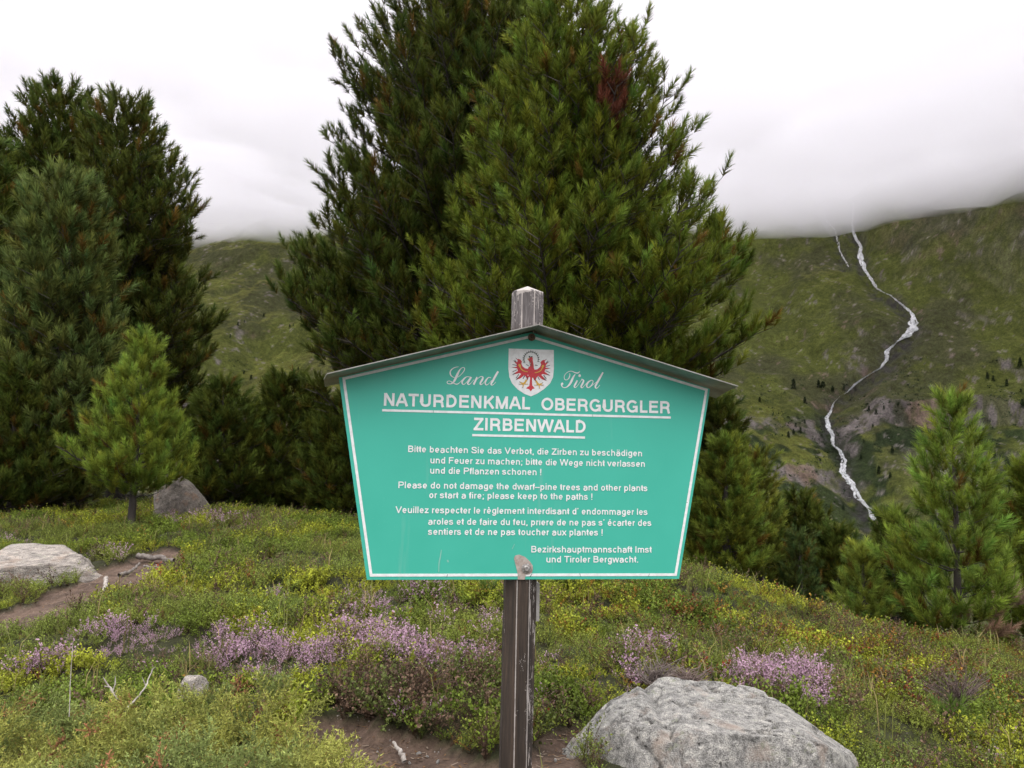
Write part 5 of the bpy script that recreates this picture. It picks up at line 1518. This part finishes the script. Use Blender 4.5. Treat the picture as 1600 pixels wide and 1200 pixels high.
# paint left in specks and along the arrises
ex = math_(n, 'ABSOLUTE', math_(n, 'SUBTRACT', math_(n, 'ABSOLUTE', sep.outputs['X']), 0.0205))
wid = math_(n, 'MULTIPLY', noise(n, 18, 4, 0.7, tc.outputs['Object'], (0.2, 1, 0.2)), 0.0034)
edge_ = math_(n, 'LESS_THAN', ex, wid)
spk = math_(n, 'MULTIPLY', math_(n, 'GREATER_THAN', speck, 0.60), math_(n, 'GREATER_THAN', pat, 0.52))
rside = math_(n, 'MULTIPLY', math_(n, 'GREATER_THAN', sep.outputs['X'], 0.017), math_(n, 'GREATER_THAN', math_(n, 'ADD', noise(n, 90, 5, 0.7, tc.outputs['Object'], (1, 0.12, 1)), math_(n, 'MULTIPLY', pat, 0.25)), 0.70))
tipm = n.nodes.new('ShaderNodeMapRange'); tipm.inputs['From Min'].default_value = 0.49; tipm.inputs['From Max'].default_value = 0.535
n.links.new(sep.outputs['Y'], tipm.inputs['Value'])
tip = math_(n, 'GREATER_THAN', math_(n, 'ADD', noise(n, 60, 4, 0.6, tc.outputs['Object'], (1, 0.4, 1)), math_(n, 'MULTIPLY', tipm.outputs[0], 0.42)), 0.76)
lefthead = math_(n, 'MULTIPLY', math_(n, 'MULTIPLY', math_(n, 'LESS_THAN', sep.outputs['X'], -0.02), math_(n, 'GREATER_THAN', noise(n, 120, 4, 0.7, tc.outputs['Object'], (1, 0.2, 1)), 0.60)), up_.outputs[0])
w_ = math_(n, 'MAXIMUM', math_(n, 'MAXIMUM', math_(n, 'MAXIMUM', edge_, spk), rside), math_(n, 'MAXIMUM', tip, lefthead))
c = mixc(n, math_(n, 'MULTIPLY', w_, 0.85), c, (0.42, 0.375, 0.35))
n.links.new(c, b.inputs['Base Color']); b.inputs['Roughness'].default_value = 0.8
bump(n, b, math_(n, 'ADD', math_(n, 'ADD', grain, fineg), math_(n, 'MULTIPLY', w_, 0.4)), 0.6, 0.004)
hw, ch = 0.051, 0.030
sec = [(-hw + ch, 0.0), (hw - ch, 0.0), (hw, -ch * 0.9), (hw, -0.072), (hw - 0.02, -0.1), (-hw + 0.02, -0.1), (-hw, -0.072), (-hw, -ch * 0.9)]
PZ = -0.0055; PX0 = 0.0045; SL = 0.0090                     # sits behind the panel
ys = np.concatenate([[-1.6], np.arange(-1.2, 0.52, 0.04), [0.523]])
V = []; Fs = []; m = len(sec)
rp = np.random.default_rng(2)
for y in ys:
    cx = PX0 + SL * (y - 0.475)
    for (x, z) in sec:
        j = rp.normal() * 0.0006
        V.append((x + cx + j, y, z + PZ - abs(rp.normal()) * 0.0004))
for i in range(len(ys) - 1):
    for j in range(m):
        k = (j + 1) % m
        Fs.append((i * m + k, i * m + j, (i + 1) * m + j, (i + 1) * m + k))
ap = len(V); V.append((PX0, 0.546, PZ - 0.05))
for j in range(m): Fs.append(((len(ys) - 1) * m + (j + 1) % m, (len(ys) - 1) * m + j, ap))
post = mk_poly('post', V, Fs, M_POST, sign)
bev = post.modifiers.new('bevel', 'BEVEL'); bev.width = 0.002; bev.segments = 2; bev.limit_method = 'ANGLE'; bev.angle_limit = math.radians(25)

# roof: two bent zinc sheets meeting at the ridge
def roof_sheet(pf0, pf1, pb0, pb1):
    """front edge ends, back edge ends in local coords; returns a thin slab"""
    up_ = np.array([0, 0.0035, 0])
    a = [np.array(p) for p in (pf0, pf1, pb1, pb0)]
    return a + [p + up_ for p in a]
zf, zb = 0.11, -0.085
secs = [[(-0.6324, 0.2110, zf), (-0.652, 0.2030, 0.0), (-0.656, 0.1870, zb)],
        [(0.0160, 0.3880, zf), (0.0165, 0.3872, 0.0), (0.0145, 0.3690, zb)],
        [(0.6785, 0.2120, zf), (0.684, 0.2036, 0.0), (0.682, 0.1865, zb)]]
V = []; Fs = []
for sec_ in secs:
    for q in sec_: V += [q, (q[0], q[1] + 0.0032, q[2])]
for i in (0, 1):
    o = i * 6; e = o + 6
    for j in (0, 2):
        Fs += [(o + j, o + j + 2, e + j + 2, e + j), (o + j + 1, e + j + 1, e + j + 3, o + j + 3)]
    Fs += [(o, e, e + 1, o + 1), (o + 4, o + 5, e + 5, e + 4)]
for o, fl in ((0, 0), (12, 1)):
    for j in (0, 2):
        f_ = (o + j, o + j + 1, o + j + 3, o + j + 2); Fs.append(f_[::-1] if fl else f_)
roof = mk_poly('roof', V, Fs, M_ZINC, sign)
# bolts
def bolt(px, py, r_, mat, washer=True):
    x, y = loc(px, py); V = []; Fs = []
    prof_ = [(r_, 0.0006), (r_, 0.0025), (r_ * 0.82, 0.0032), (r_ * 0.62, 0.0034), (r_ * 0.60, 0.0070), (r_ * 0.45, 0.0084), (r_ * 0.28, 0.0086), (r_ * 0.25, 0.0060), (0.0001, 0.0058)]
    k = 20
    for (rr2, z) in prof_:
        V += [(x + rr2 * math.cos(t * 6.2832 / k), y + rr2 * math.sin(t * 6.2832 / k), z + 0.0012) for t in range(k)]
    for i in range(len(prof_) - 1):
        for j in range(k): Fs.append((i * k + j, i * k + (j + 1) % k, (i + 1) * k + (j + 1) % k, (i + 1) * k + j))
    return mk_poly('bolt', V, Fs, mat, sign)
bolt(822.3, 888, 0.0160, M_STEEL)
bolt(830.5, 527, 0.0125, M_RUSTY)
# small metal plate on the right side of the post
x0_, y0_ = 0.0545, -0.44
vs = []; 
for x in (0.0478, 0.0585):
    for y in (-0.560, -0.440):
        for z in (-0.10, -0.035): vs.append((x, y, z))
side_plate = mk_poly('side_plate', vs, [(0, 1, 3, 2), (4, 6, 7, 5), (0, 4, 5, 1), (2, 3, 7, 6), (0, 2, 6, 4), (1, 5, 7, 3)], M_ZINC, sign)

for o in list(bpy.data.objects):
    if o.type == 'MESH' and o.parent is None and 'label' not in o.keys() and o.get('kind') is None:
        print('UNTAGGED', o.name)
print('SPRIGS', len(sx), int(keep.sum()), 'FACES', sum(len(o.data.polygons) for o in bpy.data.objects if o.type == 'MESH'))
